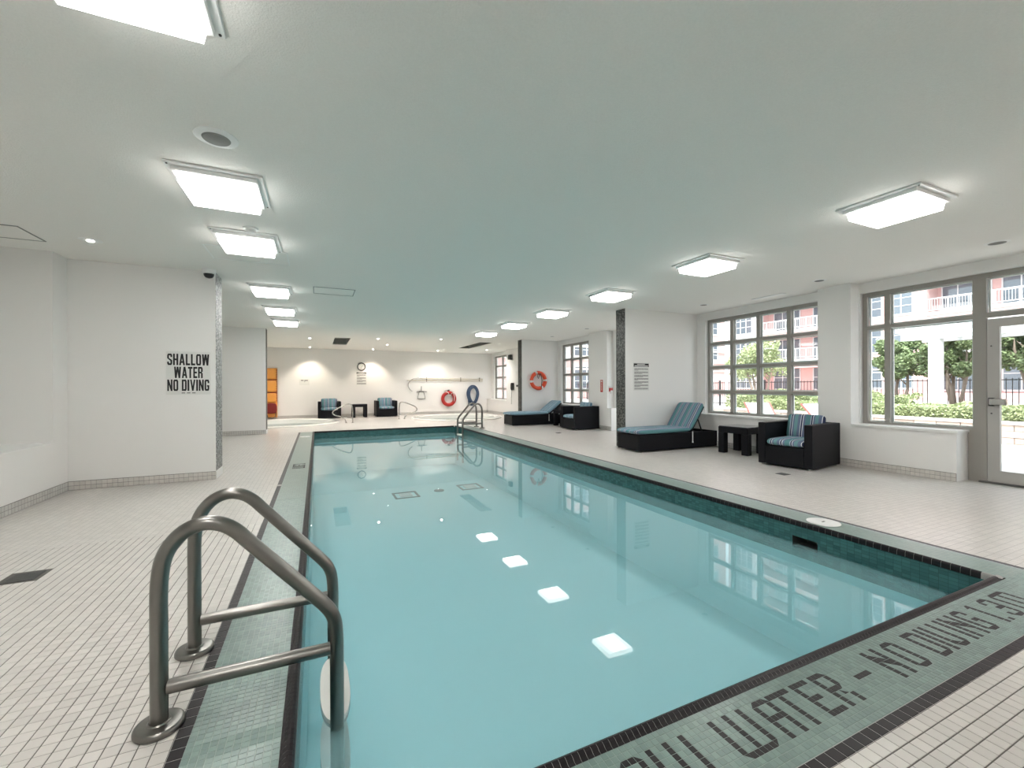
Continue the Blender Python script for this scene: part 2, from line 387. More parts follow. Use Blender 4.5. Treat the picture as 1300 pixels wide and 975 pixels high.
# ================================================================== SETTING
# pool numbers
PX0, PX1, PY0, PY1 = -.07, 3.826, 1.199, 12.62
NW = .046                      # nosing width
CX0, CX1, CY0, CY1 = -.447, 4.212, .811, 12.666
TUBS = [(-1.0, 15.95, 1.7), (4.9, 15.9, 1.7)]
XL, XR, YB, YF = -2.665, 7.19, 18.6, -3.0
fl = MB(); FZ = -.0015
xs = sorted({-4.2, -2.8, .8, CX0, CX1, 3.1, 6.7, 7.6}); ys = sorted({YF-.1, CY0, CY1, 14.1, 17.8, 18.7})
def incell(x, y):
    if CX0 < x < CX1 and CY0 < y < CY1: return True
    for cx, cy, r in TUBS:
        if abs(x-cx) < 1.8 and 14.1 < y < 17.8: return True
    return False
xs = sorted(set(xs) | {TUBS[0][0]-1.8, TUBS[0][0]+1.8, TUBS[1][0]-1.8, TUBS[1][0]+1.8})
for i in range(len(xs)-1):
    for j in range(len(ys)-1):
        x0, x1, y0, y1 = xs[i], xs[i+1], ys[j], ys[j+1]
        if incell((x0+x1)/2, (y0+y1)/2): continue
        fl.quad((x0,y0,FZ),(x1,y0,FZ),(x1,y1,FZ),(x0,y1,FZ))
for cx, cy, r in TUBS:
    n = 64; inn = []; out = []
    for i in range(n):
        a = 2*PI*(i+.5)/n; c, s = math.cos(a), math.sin(a)
        inn.append((cx+r*c, cy+r*s, FZ))
        kx = 1.8/abs(c) if c else 9; yy = (17.8-cy) if s > 0 else (cy-14.1); ky = yy/abs(s)
        k = min(kx, ky); out.append((cx+k*c, cy+k*s, FZ))
    for i in range(n):
        i2 = (i+1) % n; fl.quad(inn[i], out[i], out[i2], inn[i2])
    for qx in (cx-1.8, cx+1.8):
        for qy in (14.1, 17.8):
            c = Vector((qx, qy, FZ)); nb = sorted(out, key=lambda p: (Vector(p)-c).length)[:2]
            a, b = Vector(nb[0]), Vector(nb[1])
            if (a-c).cross(b-c).z < 0: a, b = b, a
            fl.add([c, a, b], [(0,1,2)])
floor = struct(fl.build('floor', m_floor))

def tile_mesh(w, h, z0, z1, b=.0012):
    m = MB(); x, y = w/2, h/2
    m.add([(-x,-y,z0),(x,-y,z0),(x,y,z0),(-x,y,z0),(-x,-y,z1-b),(x,-y,z1-b),(x,y,z1-b),(-x,y,z1-b),
           (-x+b,-y+b,z1),(x-b,-y+b,z1),(x-b,y-b,z1),(-x+b,y-b,z1)],
          [(0,1,5,4),(1,2,6,5),(2,3,7,6),(3,0,4,7),(4,5,9,8),(5,6,10,9),(6,7,11,10),(7,4,8,11),(8,9,10,11)])
    return m
def tri_mesh(w, h, z0, z1, code):
    x, y = w/2, h/2; c = {'a':[(-x,-y),(x,-y),(x,y)], 'b':[(-x,-y),(x,-y),(-x,y)], 'c':[(x,-y),(x,y),(-x,y)], 'd':[(-x,-y),(x,y),(-x,y)]}[code]
    return MB().prism(c, z0, z1)
def place_tiles(parent, tiles, budget=300, jitter=.0002, stuffname='tile_field'):
    """tiles: (x, y, proto, material). nearest ones are objects of their own, the rest real geometry in one mesh"""
    tiles = sorted(tiles, key=lambda t: t[0]**2 + t[1]**2)
    cache = {}
    for x, y, pr, m in tiles[:budget]:
        k = (id(pr), m.name)
        if k not in cache: me = pr.mesh('tile'); me.materials.append(m); cache[k] = me
        link('tile', cache[k], parent, (x, y, random.uniform(-jitter, jitter)))
    rest = {}
    for x, y, pr, m in tiles[budget:]:
        mb = rest.setdefault(m.name, (MB(), m))[0]; dz = random.uniform(-jitter, jitter)
        mb.add([(a+x, b+y, c+dz) for a, b, c in pr.v], pr.f)
    for mb, m in rest.values(): stuff(mb.build(stuffname, m, parent))

# white floor tiles near the camera, real joints
ft = tile_mesh(FT-.0034, FT-.0018, -.003, .0012); ft_near = tile_mesh(FT-.0018, FT-.0036, -.003, .0012)
tl = []; flg = MB()
regs = [(-3.4, FX, 1.1, 4.4), (1.35, 4.4, -.2, FY)]
for (x0, x1, y0, y1) in regs:
    i0 = math.ceil((x0-FX)/FT); i1 = math.floor((x1-FX)/FT+1e-6); j0 = math.ceil((y0-FY)/FT); j1 = math.floor((y1-FY)/FT+1e-6)
    flg.box(FX+i0*FT, FX+i1*FT, FY+j0*FT, FY+j1*FT, -.004, 0.0)
    for i in range(i0, i1):
        for j in range(j0, j1):
            x, y = FX+(i+.5)*FT, FY+(j+.5)*FT
            if -1.80 < x < -1.6 and 3.66 < y < 3.84: continue
            tl.append((x, y, ft if x < 0 else ft_near, m_tile))
# joint bed only where the tiles stand: keep clear of the ladder feet and drains
flg.build('joint_bed', m_grout, floor)
place_tiles(floor, tl, 300)

# coping: black border + teal mosaic + nosing
def rect(m, x0, x1, y0, y1, z): m.quad((x0,y0,z),(x1,y0,z),(x1,y1,z),(x0,y1,z))
BW = .046
def ring(x0, x1, y0, y1, w_l, w_r, w_n, w_f, z):
    m = MB(); rect(m, x0, x1, y0, y0+w_n, z)
    if w_f: rect(m, x0, x1, y1-w_f, y1, z)
    rect(m, x0, x0+w_l, y0+w_n, y1-w_f, z); rect(m, x1-w_r, x1, y0+w_n, y1-w_f, z); return m
border = struct(ring(CX0, CX1, CY0, CY1, BW, BW, BW, 0, -.0005).build('trim_1', m_blackgrid)); 
coping = struct(ring(CX0+BW, CX1-BW, CY0+BW, CY1, -.116-CX0-BW, CX1-BW-3.872, 1.153-CY0-BW, 0, -.001).build('pool_coping', m_teal_flat))
bl = []
bt_v = tile_mesh(BW-.003, FT-.0025, -.003, .0012); bt_h = tile_mesh(FT-.0025, BW-.003, -.003, .0012)
gb = MB(); gb.box(CX0, CX0+BW, CY0, 6.0, -.004, 0); gb.box(CX0+BW, CX1, CY0, CY0+BW, -.004, 0); gb.build('joint_bed', m_bgrout, border)
y = CY0 + BW
while y < 5.9: bl.append((CX0+BW/2, y+FT/2, bt_v, m_black)); y += FT
x = CX0
while x < CX1-FT: bl.append((x+FT/2, CY0+BW/2, bt_h, m_black)); x += FT
place_tiles(border, bl, 300)
# lettering set in black tiles: 7 rows
GL = {'S':["a##b","#..#","#...","c##b","...#","#..#","c##d"],
 'H':["#..#","#..#","#..#","####","#..#","#..#","#..#"],
 'A':["a##b","#..#","#..#","####","#..#","#..#","#..#"],
 'L':["#...","#...","#...","#...","#...","#...","####"],
 'O':["a##b","#..#","#..#","#..#","#..#","#..#","c##d"],
 'W':["#..#..#","#..#..#","#..#..#","#..#..#","#..#..#","#..#..#","c#####d"],
 'T':["#####","..#..","..#..","..#..","..#..","..#..","..#.."],
 'E':["####","#...","#...","###.","#...","#...","####"],
 'R':["###b","#..#","#..#","###d","#.b.","#..#","#..#"],
 '-':["....","....","....","####","....","....","...."],
 'N':["#..#","#b.#","##b#","#c##","#.c#","#..#","#..#"],
 'D':["###b","#..#","#..#","#..#","#..#","#..#","###d"],
 'I':["#","#","#","#","#","#","#"],
 'V':["#..#","#..#","#..#","#..#","#..#","#b.#","c##d"],
 'G':["a##b","#..#","#...","#.##","#..#","#..#","c##d"],
 '1':["a#",".#",".#",".#",".#",".#",".#"],
 '.':[".",".",".",".",".",".","#"],
 '3':["a##b","#..#","...#",".###","...#","#..#","c##d"],
 'm':["a#####b","#..#..#","#..#..#","#..#..#","#..#..#","#..#..#","#..#..#"]}
words = [(-42,'S'),(-37,'H'),(-32,'A'),(-27,'L'),(-22,'L'),(-17,'O'),(-12,'W'),(0,'W'),(9,'A'),(13,'T'),(19,'E'),(24,'R'),(32,'-'),(40,'N'),(46,'O'),
         (54,'D'),(59,'I'),(61,'V'),(67,'I'),(69,'N'),(74,'G'),(81,'1'),(84,'.'),(87,'3'),(93,'m')]
cells = {}
for c0, g in words:
    for r, row in enumerate(GL[g]):
        for c, ch in enumerate(row):
            if ch != '.': cells[(c0+c, 9-r)] = ch
cells[(31,6)] = '.' ; cells.pop((31,6))
tt = tile_mesh(TPX-.0016, TPY-.0016, -.003, .001, .0008)
tri = {k: tri_mesh(TPX-.0016, TPY-.0016, -.003, .001, k) for k in 'abcd'}
opp = {'a':'d','d':'a','b':'c','c':'b'}
opp = {'a':'d','b':'c','c':'b','d':'a'}
trs = {'a':[(-1,-1),(-1,1),(1,1)],'b':[(1,-1),(1,1),(-1,1)],'c':[(-1,-1),(1,-1),(-1,1)],'d':[(-1,-1),(1,-1),(1,1)]}
trc = {k: MB().prism([(a*(TPX-.0016)/2, b*(TPY-.0016)/2) for a, b in v], -.003, .0009) for k, v in trs.items()}
tl = []
for k in range(-70, 124):
    x = TX + (k+.5)*TPX
    if x > CX1-BW-.01 or x < CX0+BW+.01: continue
    for r in range(12):
        y = TY + (r+.5)*TPY
        ch = cells.get((k, r))
        if ch is None: tl.append((x, y, tt, m_teal))
        elif ch == '#': tl.append((x, y, tt, m_black))
        else:
            tl.append((x, y, tri[ch], m_black)); tl.append((x, y, trc[ch], m_teal))
LPX = (.403-.116)/12; tt2 = tile_mesh(LPX-.0016, TPY-.0016, -.003, .001, .0008)
gt = MB(); gt.box(CX0+BW, CX1-BW, TY-.001, 1.153, -.004, 0); gt.box(CX0+BW, -.116, 1.153, 5.2, -.004, 0); gt.build('joint_bed', m_tgrout, coping)
for j in range(12, 175):
    for i in range(12):
        tl.append((-.403+(i+.5)*LPX, TY+(j+.5)*TPY, tt2, m_teal))
dark = [t for t in tl if t[3] is m_black]; pale = [t for t in tl if t[3] is not m_black]
dark.sort(key=lambda t: t[0]**2+t[1]**2)
place_tiles(coping, [t for t in dark if t[0] > .75][:300], 300)
mbd = MB()
for x, y, pr, m in [t for t in dark if t[0] <= .75] + [t for t in dark if t[0] > .75][300:]: mbd.add([(a+x, b+y, c) for a, b, c in pr.v], pr.f)
stuff(mbd.build('lettering_tiles', m_black, coping))
mbp = MB()
for x, y, pr, m in pale: mbp.add([(a+x, b+y, c+random.uniform(-.0002,.0002)) for a, b, c in pr.v], pr.f)
stuff(mbp.build('mosaic_tiles', m_teal, coping))
# depth mark on the left coping (far): read from the left deck
mk = MB(); q = .0245
def mark(glyphs, X, Y, s):
    c = 0
    for g in glyphs:
        for r, row in enumerate(GL[g]):
            for k, ch in enumerate(row):
                if ch != '.':
                    yy = Y - (c+k)*s; xx = X - r*s
                    mk.box(xx-s+.002, xx, yy-s+.002, yy, -.001, .0012)
        c += len(GL[g][0]) + 1
mark('1.3m', -.17, 7.5, .0245)
mk.build('depth_mark', m_black, coping)
# nosing: bullnose tiles
prof = [(0,-.003),(0,.001),(.010,.003),(.020,.010),(.030,.0125),(.039,.009),(.045,.0),(.046,-.018),(.046,-.034)]
def nosing_piece(L_):
    m = MB(); n = len(prof); vs = [(a, 0, z) for a, z in prof] + [(a, L_, z) for a, z in prof]
    m.add(vs, [(i, i+1, n+i+1, n+i) for i in range(n-1)] + [tuple(range(n))[::-1], tuple(range(n, 2*n))]); return m
nose = MB(); NP = .0241
def nose_run(ox, oy, dx, dy, length, pitch, mb, gap=.0014, start=0.0):
    """profile goes along (dx,dy); run direction is the perpendicular (-dy,dx)"""
    pc = nosing_piece(pitch-gap); k = int(length/pitch); 
    for i in range(k):
        o = start + i*pitch
        mb.add([(ox + a*dx - (b+o)*dy, oy + a*dy + (b+o)*dx, z) for a, b, z in pc.v], pc.f)
nos = MB()                                # continuous core showing in the joints
def core(mb, ox, oy, dx, dy, length):
    n = len(prof); pr = [(max(0, a-.0008), z-.0012) for a, z in prof]
    vs = [(ox+a*dx, oy+a*dy, z) for a, z in pr] + [(ox+a*dx-length*dy, oy+a*dy+length*dx, z) for a, z in pr]
    mb.add(vs, [(i, i+1, n+i+1, n+i) for i in range(n-1)])
# left run: profile +x, run +y ; near run: profile +y, run -x ; right: profile -x, run -y ; far: profile -y, run +x
core(nos, -.116, 1.153, 1, 0, PY1-1.153+NW); core(nos, 3.872, 1.153, 0, 1, 3.988); core(nos, 3.872, PY1+NW, -1, 0, PY1+NW-1.153); core(nos, -.116, PY1+NW, 0, -1, 3.988)
nosing = struct(nos.build('pool_nosing', m_bgrout))
pc = nosing_piece(NP-.0016)
def nmesh(dx, dy):
    me = MB().add([(a*dx - b*dy, a*dy + b*dx, z) for a, b, z in pc.v], pc.f).mesh('nosing_tile'); me.materials.append(m_black); return me
me_l, me_n = nmesh(1, 0), nmesh(0, 1)
pieces = []
k = 0
while 1.199 + k*NP < PY1: pieces.append(('l', -.116, 1.199+k*NP)); k += 1
k = 0
while 3.826 - k*NP > -.07: pieces.append(('n', 3.826-k*NP, 1.153)); k += 1
pieces.sort(key=lambda t: t[1]**2+t[2]**2)
for t, x, y in pieces[:300]: link('nosing_tile', me_l if t == 'l' else me_n, nosing, (x, y, 0))
rest = MB()
for t, x, y in pieces[300:]:
    dx, dy = (1,0) if t == 'l' else (0,1)
    rest.add([(x + a*dx - b*dy, y + a*dy + b*dx, z) for a, b, z in pc.v], pc.f)
nose_run(3.872, PY1, -1, 0, PY1-PY0, NP*2, rest); nose_run(-.07, PY1+NW, 0, -1, 3.896, NP*2, rest)
for (x0, y0, dx, dy) in ((-.116,1.153,1,0),(3.826,1.153,0,1)):   # mitred corners as plain blocks
    rest.box(x0, x0+.046, y0, y0+.046, -.01, .004)
rest.box(-.116, -.07, PY1, PY1+NW, -.01, .004); rest.box(3.826, 3.872, PY1, PY1+NW, -.01, .004)
stuff(rest.build('nosing_run', m_black, nosing))

# pool shell
WZ, PD, BZ = -.185, -1.15, -.30
ps = MB()
ps.quad((PX0,PY0,PD),(PX1,PY0,PD),(PX1,PY1,PD),(PX0,PY1,PD))
for a, b in (((PX0,PY0),(PX0,PY1)),((PX0,PY1),(PX1,PY1)),((PX1,PY1),(PX1,PY0)),((PX1,PY0),(PX0,PY0))):
    ps.quad((a[0],a[1],PD),(b[0],b[1],PD),(b[0],b[1],BZ),(a[0],a[1],BZ))
pool = struct(ps.build('pool_shell', m_pool))
SK = (2.22, 2.43, -.215, -.125)      # skimmer mouth on the right wall
b1 = MB(); b1.quad((PX0,PY1,BZ),(PX0,PY0,BZ),(PX0,PY0,-.03),(PX0,PY1,-.03))
for (y0,y1,z0,z1) in ((PY0,SK[0],BZ,-.03),(SK[1],PY1,BZ,-.03),(SK[0],SK[1],BZ,SK[2]),(SK[0],SK[1],SK[3],-.03)):
    b1.quad((PX1,y0,z0),(PX1,y1,z0),(PX1,y1,z1),(PX1,y0,z1))
b1.build('waterline_band', m_band, pool)
b2 = MB(); b2.quad((PX0,PY1,BZ),(PX1,PY1,BZ),(PX1,PY1,-.03),(PX0,PY1,-.03)); b2.quad((PX1,PY0,BZ),(PX0,PY0,BZ),(PX0,PY0,-.03),(PX1,PY0,-.03))
b2.build('waterline_band', m_bandx, pool)
sk = MB(); y0,y1,z0,z1 = SK; X = PX1
sk.quad((X,y0,z0),(X,y1,z0),(X+.2,y1,z0),(X+.2,y0,z0)); sk.quad((X,y0,z1),(X+.2,y0,z1),(X+.2,y1,z1),(X,y1,z1))
sk.quad((X,y0,z0),(X+.2,y0,z0),(X+.2,y0,z1),(X,y0,z1)); sk.quad((X,y1,z0),(X,y1,z1),(X+.2,y1,z1),(X+.2,y1,z0)); sk.quad((X+.2,y0,z0),(X+.2,y1,z0),(X+.2,y1,z1),(X+.2,y0,z1))
tag(sk.build('pool_skimmer', m_dark), 'dark skimmer opening in the right pool wall just above the water', 'skimmer')
wm = MB(); wm.quad((PX0,PY0,WZ),(PX1,PY0,WZ),(PX1,PY1,WZ),(PX0,PY1,WZ))
struct(wm.build('pool_water', m_water))
# main drains on the pool floor
def drain(x, y, s, label, round_=False):
    if round_:
        m = MB().lathe([(.11,0),(.11,.012),(.0,.012)], x, y, PD+.001, 24)
        return tag(m.build('floor_inlet', m_dark), label, 'drain')
    t = thing('main_drain', label, 'drain', (x, y, PD+.001))
    o = MB(); w_ = .045
    for a in ((-s,s,-s,-s+w_),(-s,s,s-w_,s),(-s,-s+w_,-s+w_,s-w_),(s-w_,s,-s+w_,s-w_)): o.box(a[0],a[1],a[2],a[3],0,.012)
    o.build('border', m_black if label.startswith('black') else m_grille, t)
    g = MB(); g.box(-s*.5, s*.5, -s*.5, s*.5, 0, .02)
    for i in range(7): g.box(-s*.45, s*.45, -s*.45+i*s*.14, -s*.45+i*s*.14+.012, .02, .026)
    g.build('grate', m_white, t)
drain(1.74, 9.4, .26, 'black framed white drain on the pool floor, nearer the left wall')
drain(3.25, 9.55, .26, 'grey framed drain on the pool floor, nearer the right wall')
drain(2.50, 9.5, .1, 'round dark inlet between the two framed drains on the pool floor', True)

# ---- ceiling with two recessed troughs
HOLES = [(5.08, 5.52, 13.8, 16.3), (.5, .96, 14.2, 16.5)]
cx = sorted({-4.2, 7.6} | {h[0] for h in HOLES} | {h[1] for h in HOLES}); cy = sorted({YF-.1, 18.7} | {h[2] for h in HOLES} | {h[3] for h in HOLES})
cm = MB()
for i in range(len(cx)-1):
    for j in range(len(cy)-1):
        mx_, my_ = (cx[i]+cx[i+1])/2, (cy[j]+cy[j+1])/2
        if any(h[0] < mx_ < h[1] and h[2] < my_ < h[3] for h in HOLES): continue
        cm.box(cx[i], cx[i+1], cy[j], cy[j+1], ZC, ZC+.03)
ceil = struct(cm.build('ceiling', m_ceil))
MB().box(-4.3, 7.62, YF-.2, 18.8, ZC+.4, ZC+.5).build('roof_slab', m_conc, ceil)
for h in HOLES:
    m = MB(); x0,x1,y0,y1 = h; z0, z1 = ZC, ZC+.22
    m.quad((x0,y0,z0),(x0,y1,z0),(x0,y1,z1),(x0,y0,z1)); m.quad((x1,y0,z0),(x1,y0,z1),(x1,y1,z1),(x1,y1,z0))
    m.quad((x0,y0,z0),(x0,y0,z1),(x1,y0,z1),(x1,y0,z0)); m.quad((x0,y1,z0),(x1,y1,z0),(x1,y1,z1),(x0,y1,z1)); m.quad((x0,y0,z1),(x0,y1,z1),(x1,y1,z1),(x1,y0,z1))
    m.build('recess', m_grille, ceil)

# ---- left side walls
wl = MB()
NZ0, NY1, NXB = .585, 6.43, -3.25
wl.box(XL-.08, XL, YF, NY1, 0, NZ0)                          # below niche
wl.box(XL-.6, XL, NY1, 6.73+.42, 0, ZC)                      # stub beside niche
wl.box(NXB-.1, NXB, YF, NY1, NZ0-.1, ZC); wl.box(NXB, XL-.08, YF, NY1, NZ0-.06, NZ0-.001)
wl.box(XL-.6, XL, YF, 3.2, NZ0, ZC)
wl.box(-4.2, -4.1, 7.15, 18.6, 0, ZC)
struct(wl.build('wall_left', m_wall))
struct(MB().box(NXB, XL+.004, 3.2, NY1-.001, NZ0, NZ0+.012).build('trim_2', m_sill))
sw = MB(); sw.box(XL, -1.213, 6.73, 7.13, 0, ZC); sw.box(-4.2, XL-.6, 7.03, 7.13, 0, ZC)
signwall = struct(sw.build('partition_wall', m_wall))
MB().box(-1.213, -1.209, 6.745, 7.13, .105, ZC-.001).build('mosaic_strip', m_mosglare, signwall)
MB().box(-1.213, -1.205, 6.725, 7.14, 0, .105).build('base_block', m_sill, signwall)
# tiled base, real pieces
bb = struct(MB().box(XL+.006, -1.213, 6.722, 6.729, 0, .102).build('baseboard_back', m_grout))
bm = MB().box(-.0235, .0235, 6.718, 6.7225, .002, .048).mesh('tile'); bm.materials.append(m_tile)
for i in range(29):
    for j in range(2): link('tile', bm, bb, (XL+.035+i*.05, 0, j*.05))
struct(MB().box(XL, XL+.008, YF, 6.722, 0, .102).build('baseboard_left', m_basey))
c2 = MB(); c2.box(-4.1, -1.2, 12.66, 12.95, 0, ZC); pw = struct(c2.build('partition_wall', m_wall))
MB().box(-4.1, -1.2, 12.652, 12.659, 0, .102).build('base_tiles', m_base, pw)
MB().box(-1.199, -1.19, 12.65, 12.96, 0, .102).build('base_block', m_sill, pw)
MB().box(-1.199, -1.195, 12.665, 12.95, .105, ZC-.001).build('mosaic_strip', m_dark, pw)
struct(MB().box(-4.2, 7.6, YB, YB+.1, 0, ZC).build('wall_back', m_wall))
struct(MB().box(-4.1, XR, YB-.008, YB, 0, .102).build('baseboard_far', m_base))
struct(MB().box(-4.2, 7.6, YF-.1, YF, 0, ZC).build('wall_front', m_wall))

# ---- right wall
XH, XG = 7.40, 7.50
wr = MB()
wr.box(XH, 7.62, YF, YB, 2.57, ZC)                            # header
wr.box(XH, 7.62, YF, .98, 0, 2.57)                            # beyond the door, out of frame
wr.box(XH, 7.62, 3.69, 4.2, 0, 2.57)
wr.box(XH, 7.62, 6.50, 7.05, 0, 2.57); wr.box(XH, 7.62, 9.44, 10.3, 0, 2.57)
wr.box(XH, 7.62, 12.33, 16.4, 0, 2.57); wr.box(XH, 7.62, 18.3, YB, 0, 2.57)
wr.box(XH, 7.62, 2.552, 3.69, 0, .60); wr.box(XH, 7.62, 4.2, 6.5, 0, .60); wr.box(XH, 7.62, 10.3, 12.33, 0, .60); wr.box(XH, 7.62, 16.4, 18.3, 0, .60)
wr.box(XR, XH, 2.55, 6.70, 0, .60); wr.box(XR, XH, 9.38, 12.55, 0, .60); wr.box(XR, XH, 13.0, YB, 0, .60)
wall_right = struct(wr.build('wall_right', m_wall))
for y0, y1 in ((3.70, 4.16), (9.56, 10.42), (15.0, 16.38)): MB().box(XR, XH, y0, y1, .60, ZC).build('pier', m_wall, wall_right)
for i, (y0, y1) in enumerate(((2.53, 3.70), (4.16, 6.70), (10.42, 12.55), (16.38, YB))):
    struct(MB().box(XR-.03, XG-.03, y0, y1, .601, .63).build('trim_%d' % (3+i), m_sill))
fin1 = struct(MB().box(5.475, XH, 6.70, 6.97, 0, ZC).build('partition_wall', m_wall))
MB().box(5.470, 5.476, 6.70, 6.975, 0, ZC).build('mosaic_strip', m_mos, fin1)
fin2 = struct(MB().box(6.055, XH, 12.55, 12.82, 0, ZC).build('partition_wall', m_wall))
MB().box(6.050, 6.056, 12.55, 12.825, 0, ZC).build('mosaic_strip', m_mos, fin2)
MB().box(5.476, XR, 6.692, 6.699, 0, .102).build('base_tiles', m_base, fin1)
# tiled base of the low wall near the door
br = struct(MB().box(XR-.008, XR-.001, 2.552, 4.6, 0, .102).build('baseboard_right', m_grout))
bm = MB().box(XR-.0125, XR-.0085, -.0235, .0235, .002, .048).mesh('tile'); bm.materials.append(m_tile)
for i in range(40):
    for j in range(2): link('tile', bm, br, (0, 2.577+i*.05, j*.05))
b_ = MB(); b_.box(XR-.008, XR-.001, 4.6, 6.69, 0, .102); b_.box(XR-.008, XR-.001, 9.385, 12.5, 0, .102); b_.box(XR-.008, XR-.001, 13, YB-.01, 0, .102)
b_.build('base_tiles', m_basey, br)

# ---- windows
def bar(m, y0, y1, z0, z1, x0=XG-.022, x1=XG+.03): m.box(x0, x1, y0, y1, z0, z1)
def window(n, y0, y1, z0, z1, ycuts, zcuts, w=.035):
    ys_ = [y0+.03] + list(ycuts) + [y1-.03]; zs_ = [z0+.03] + list(zcuts) + [z1-.03]
    f = MB()
    for y in (y0+.03, y1-.03): bar(f, y-.03, y+.03, z0, z1)
    for z in (z0+.03, z1-.03): bar(f, y0+.06, y1-.06, z-.03, z+.03)
    for y in ycuts: bar(f, y-w, y+w, z0+.06, z1-.06)
    for i in range(len(ys_)-1):
        a = ys_[i]+w if i else y0+.06; b = ys_[i+1]-w if i < len(ys_)-2 else y1-.06
        for z in zcuts: bar(f, a, b, z-.026, z+.026)
    root = struct(f.build('window_%d' % n, m_frame))
    st = MB()
    for i in range(len(ys_)-1):
        for j in range(len(zs_)-1):
            a, b, c, d = ys_[i]+.032, ys_[i+1]-.032, zs_[j]+.028, zs_[j+1]-.028; x0, x1 = XG+.031, XG+.05; t = .02
            st.box(x0,x1,a,a+t,c,d); st.box(x0,x1,b-t,b,c,d); st.box(x0,x1,a+t,b-t,c,c+t); st.box(x0,x1,a+t,b-t,d-t,d)
            MB().box(XG+.02, XG+.026, ys_[i]+.02, ys_[i+1]-.02, zs_[j]+.02, zs_[j+1]-.02).build('pane', m_glass, root)
    st.build('sash', m_white, root)
    return root
window(1, 2.44, 3.69, .60, 2.57, [3.385], [2.045])
window(2, 4.2, 6.50, .60, 2.57, [4.80, 5.37, 5.93], [1.07, 1.57, 2.06])
window(3, 10.3, 12.33, .60, 2.57, [10.82, 11.32, 11.82], [1.07, 1.57, 2.07])
window(4, 16.4, 18.3, .60, 2.57, [16.92, 17.48], [1.10, 1.60, 2.11])
window(5, 7.05, 9.44, .02, 2.57, [8.25], [2.05])
window(6, .98, 2.44, 2.02, 2.57, [], [])
# glazed door
d = MB(); DZ = 2.0
bar(d, 2.38, 2.545, 0, .60); bar(d, 2.38, 2.44, .60, 2.02); bar(d, .98, 1.03, 0, 2.02)
door = struct(d.build('door_1', m_frame)); leaf = MB()
x0, x1 = XG-.03, XG+.02
leaf.box(x0,x1,2.265,2.37,.02,DZ); leaf.box(x0,x1,1.04,1.15,.02,DZ); leaf.box(x0,x1,1.15,2.265,.02,.16); leaf.box(x0,x1,1.15,2.265,DZ-.1,DZ)
lf = leaf.build('door_leaf', m_doorm, door)
MB().box(XG-.004, XG+.002, 1.15, 2.265, .16, DZ-.1).build('pane', m_glass, lf)
hd = MB(); hd.box(x0-.03, x0, 2.31, 2.355, .94, 1.04); hd.build('latch_housing', m_blackp, lf)
MB().bbox(x0-.075, x0-.03, 2.19, 2.335, .955, 1.03, .006).build('push_paddle', m_chrome, lf)
for z in (1.67, .85): MB().lathe([(.008,0),(.008,-.006)], x0, 2.335, z, 10, 'x').build('screw', m_blackp, lf)
struct(MB().box(XG-.06, XG+.06, .98, 2.44, 0, .018).build('trim_9', m_dark))

# ================================================================== CEILING FIXTURES
def ceiling_light(x, y, label, proto=[None]):
    if proto[0] is None:
        t = thing('ceiling_light', label, 'light', (x, y, ZC), 0, 'square ceiling lights over the pool edges')
        f = MB(); f.bbox(-.29,.29,-.29,.29,-.016,-.0005,.004); f.build('frame', m_white, t)
        MB().bbox(-.255,.255,-.255,.255,-.045,-.016,.004).build('housing', m_sill, t)
        l = MB(); a, b = .232, .222
        l.add([(-a,-a,-.045),(a,-a,-.045),(a,a,-.045),(-a,a,-.045),(-b,-b,-.105),(b,-b,-.105),(b,b,-.105),(-b,b,-.105)],
              [(0,1,5,4),(1,2,6,5),(2,3,7,6),(3,0,4,7),(4,5,6,7)][::1])
        for k in range(4): pass
        l.f = [tuple(reversed(f)) for f in l.f]
        lo = l.build('diffuser', m_lens, t); lo.data.materials.append(m_lside)
        for k in range(4): lo.data.polygons[k].material_index = 1
        
        for q_ in (.27, -.27): MB().lathe([(.006,0),(.006,-.004)], q_, q_, -.016, 8).build('screw', m_blackp, t)
        proto[0] = t; return t
    return dup(proto[0], label, (x, y, ZC))
ordn = ['nearest', 'second', 'third', 'fourth', 'fifth', 'farthest']
for i, y in enumerate((1.90, 3.82, 5.12, 7.50, 9.35, 11.02)):
    ceiling_light(-.64, y, 'white framed square ceiling light, %s from the camera in the left row' % ordn[i])
for i, y in enumerate((1.93, 3.80, 5.68, 7.56, 9.38, 11.2)):
    ceiling_light(4.38 - .015*i, y, 'white framed square ceiling light, %s from the camera in the right row' % ordn[i])
for x_, nm_ in ((-.64, 'left'), (4.38, 'right')):  # unseen lamps added to brighten the room, continuing both rows
    ceiling_light(x_, .05, 'added unseen square ceiling light just behind the camera, extending the %s row' % nm_)
    ceiling_light(x_, -1.8, 'added unseen square ceiling light far behind the camera, extending the %s row' % nm_)
t = thing('ceiling_speaker', 'round white ceiling speaker with grey mesh between the two nearest left lights', 'speaker', (-.55, 3.1, ZC))
MB().lathe([(.0,-.0005),(.115,-.0005),(.115,-.006),(.10,-.012),(0,-.012)][1:], 0,0,0,32).build('rim', m_white, t, 'auto')
MB().lathe([(.075,-.012),(.07,-.018),(.02,-.022)], 0,0,0,28).build('mesh_grille', m_grille, t, 'auto')
t = thing('smoke_detector', 'small white smoke detector on the ceiling by the third left light', 'detector', (-.57, 4.74, ZC))
MB().lathe([(.065,-.0005),(.065,-.015),(.05,-.018)], 0,0,0,24).build('base_ring', m_white, t, 'auto')
MB().lathe([(.045,-.018),(.04,-.045),(.015,-.055)], 0,0,0,20).build('sensor_head', m_white, t, 'auto')
t = thing('security_camera', 'dark dome security camera on the ceiling above the tiled wall end', 'camera', (-1.26, 6.62, ZC))
MB().lathe([(.075,-.0005),(.075,-.05),(.066,-.058)], 0,0,0,24).build('housing', m_white, t, 'auto')
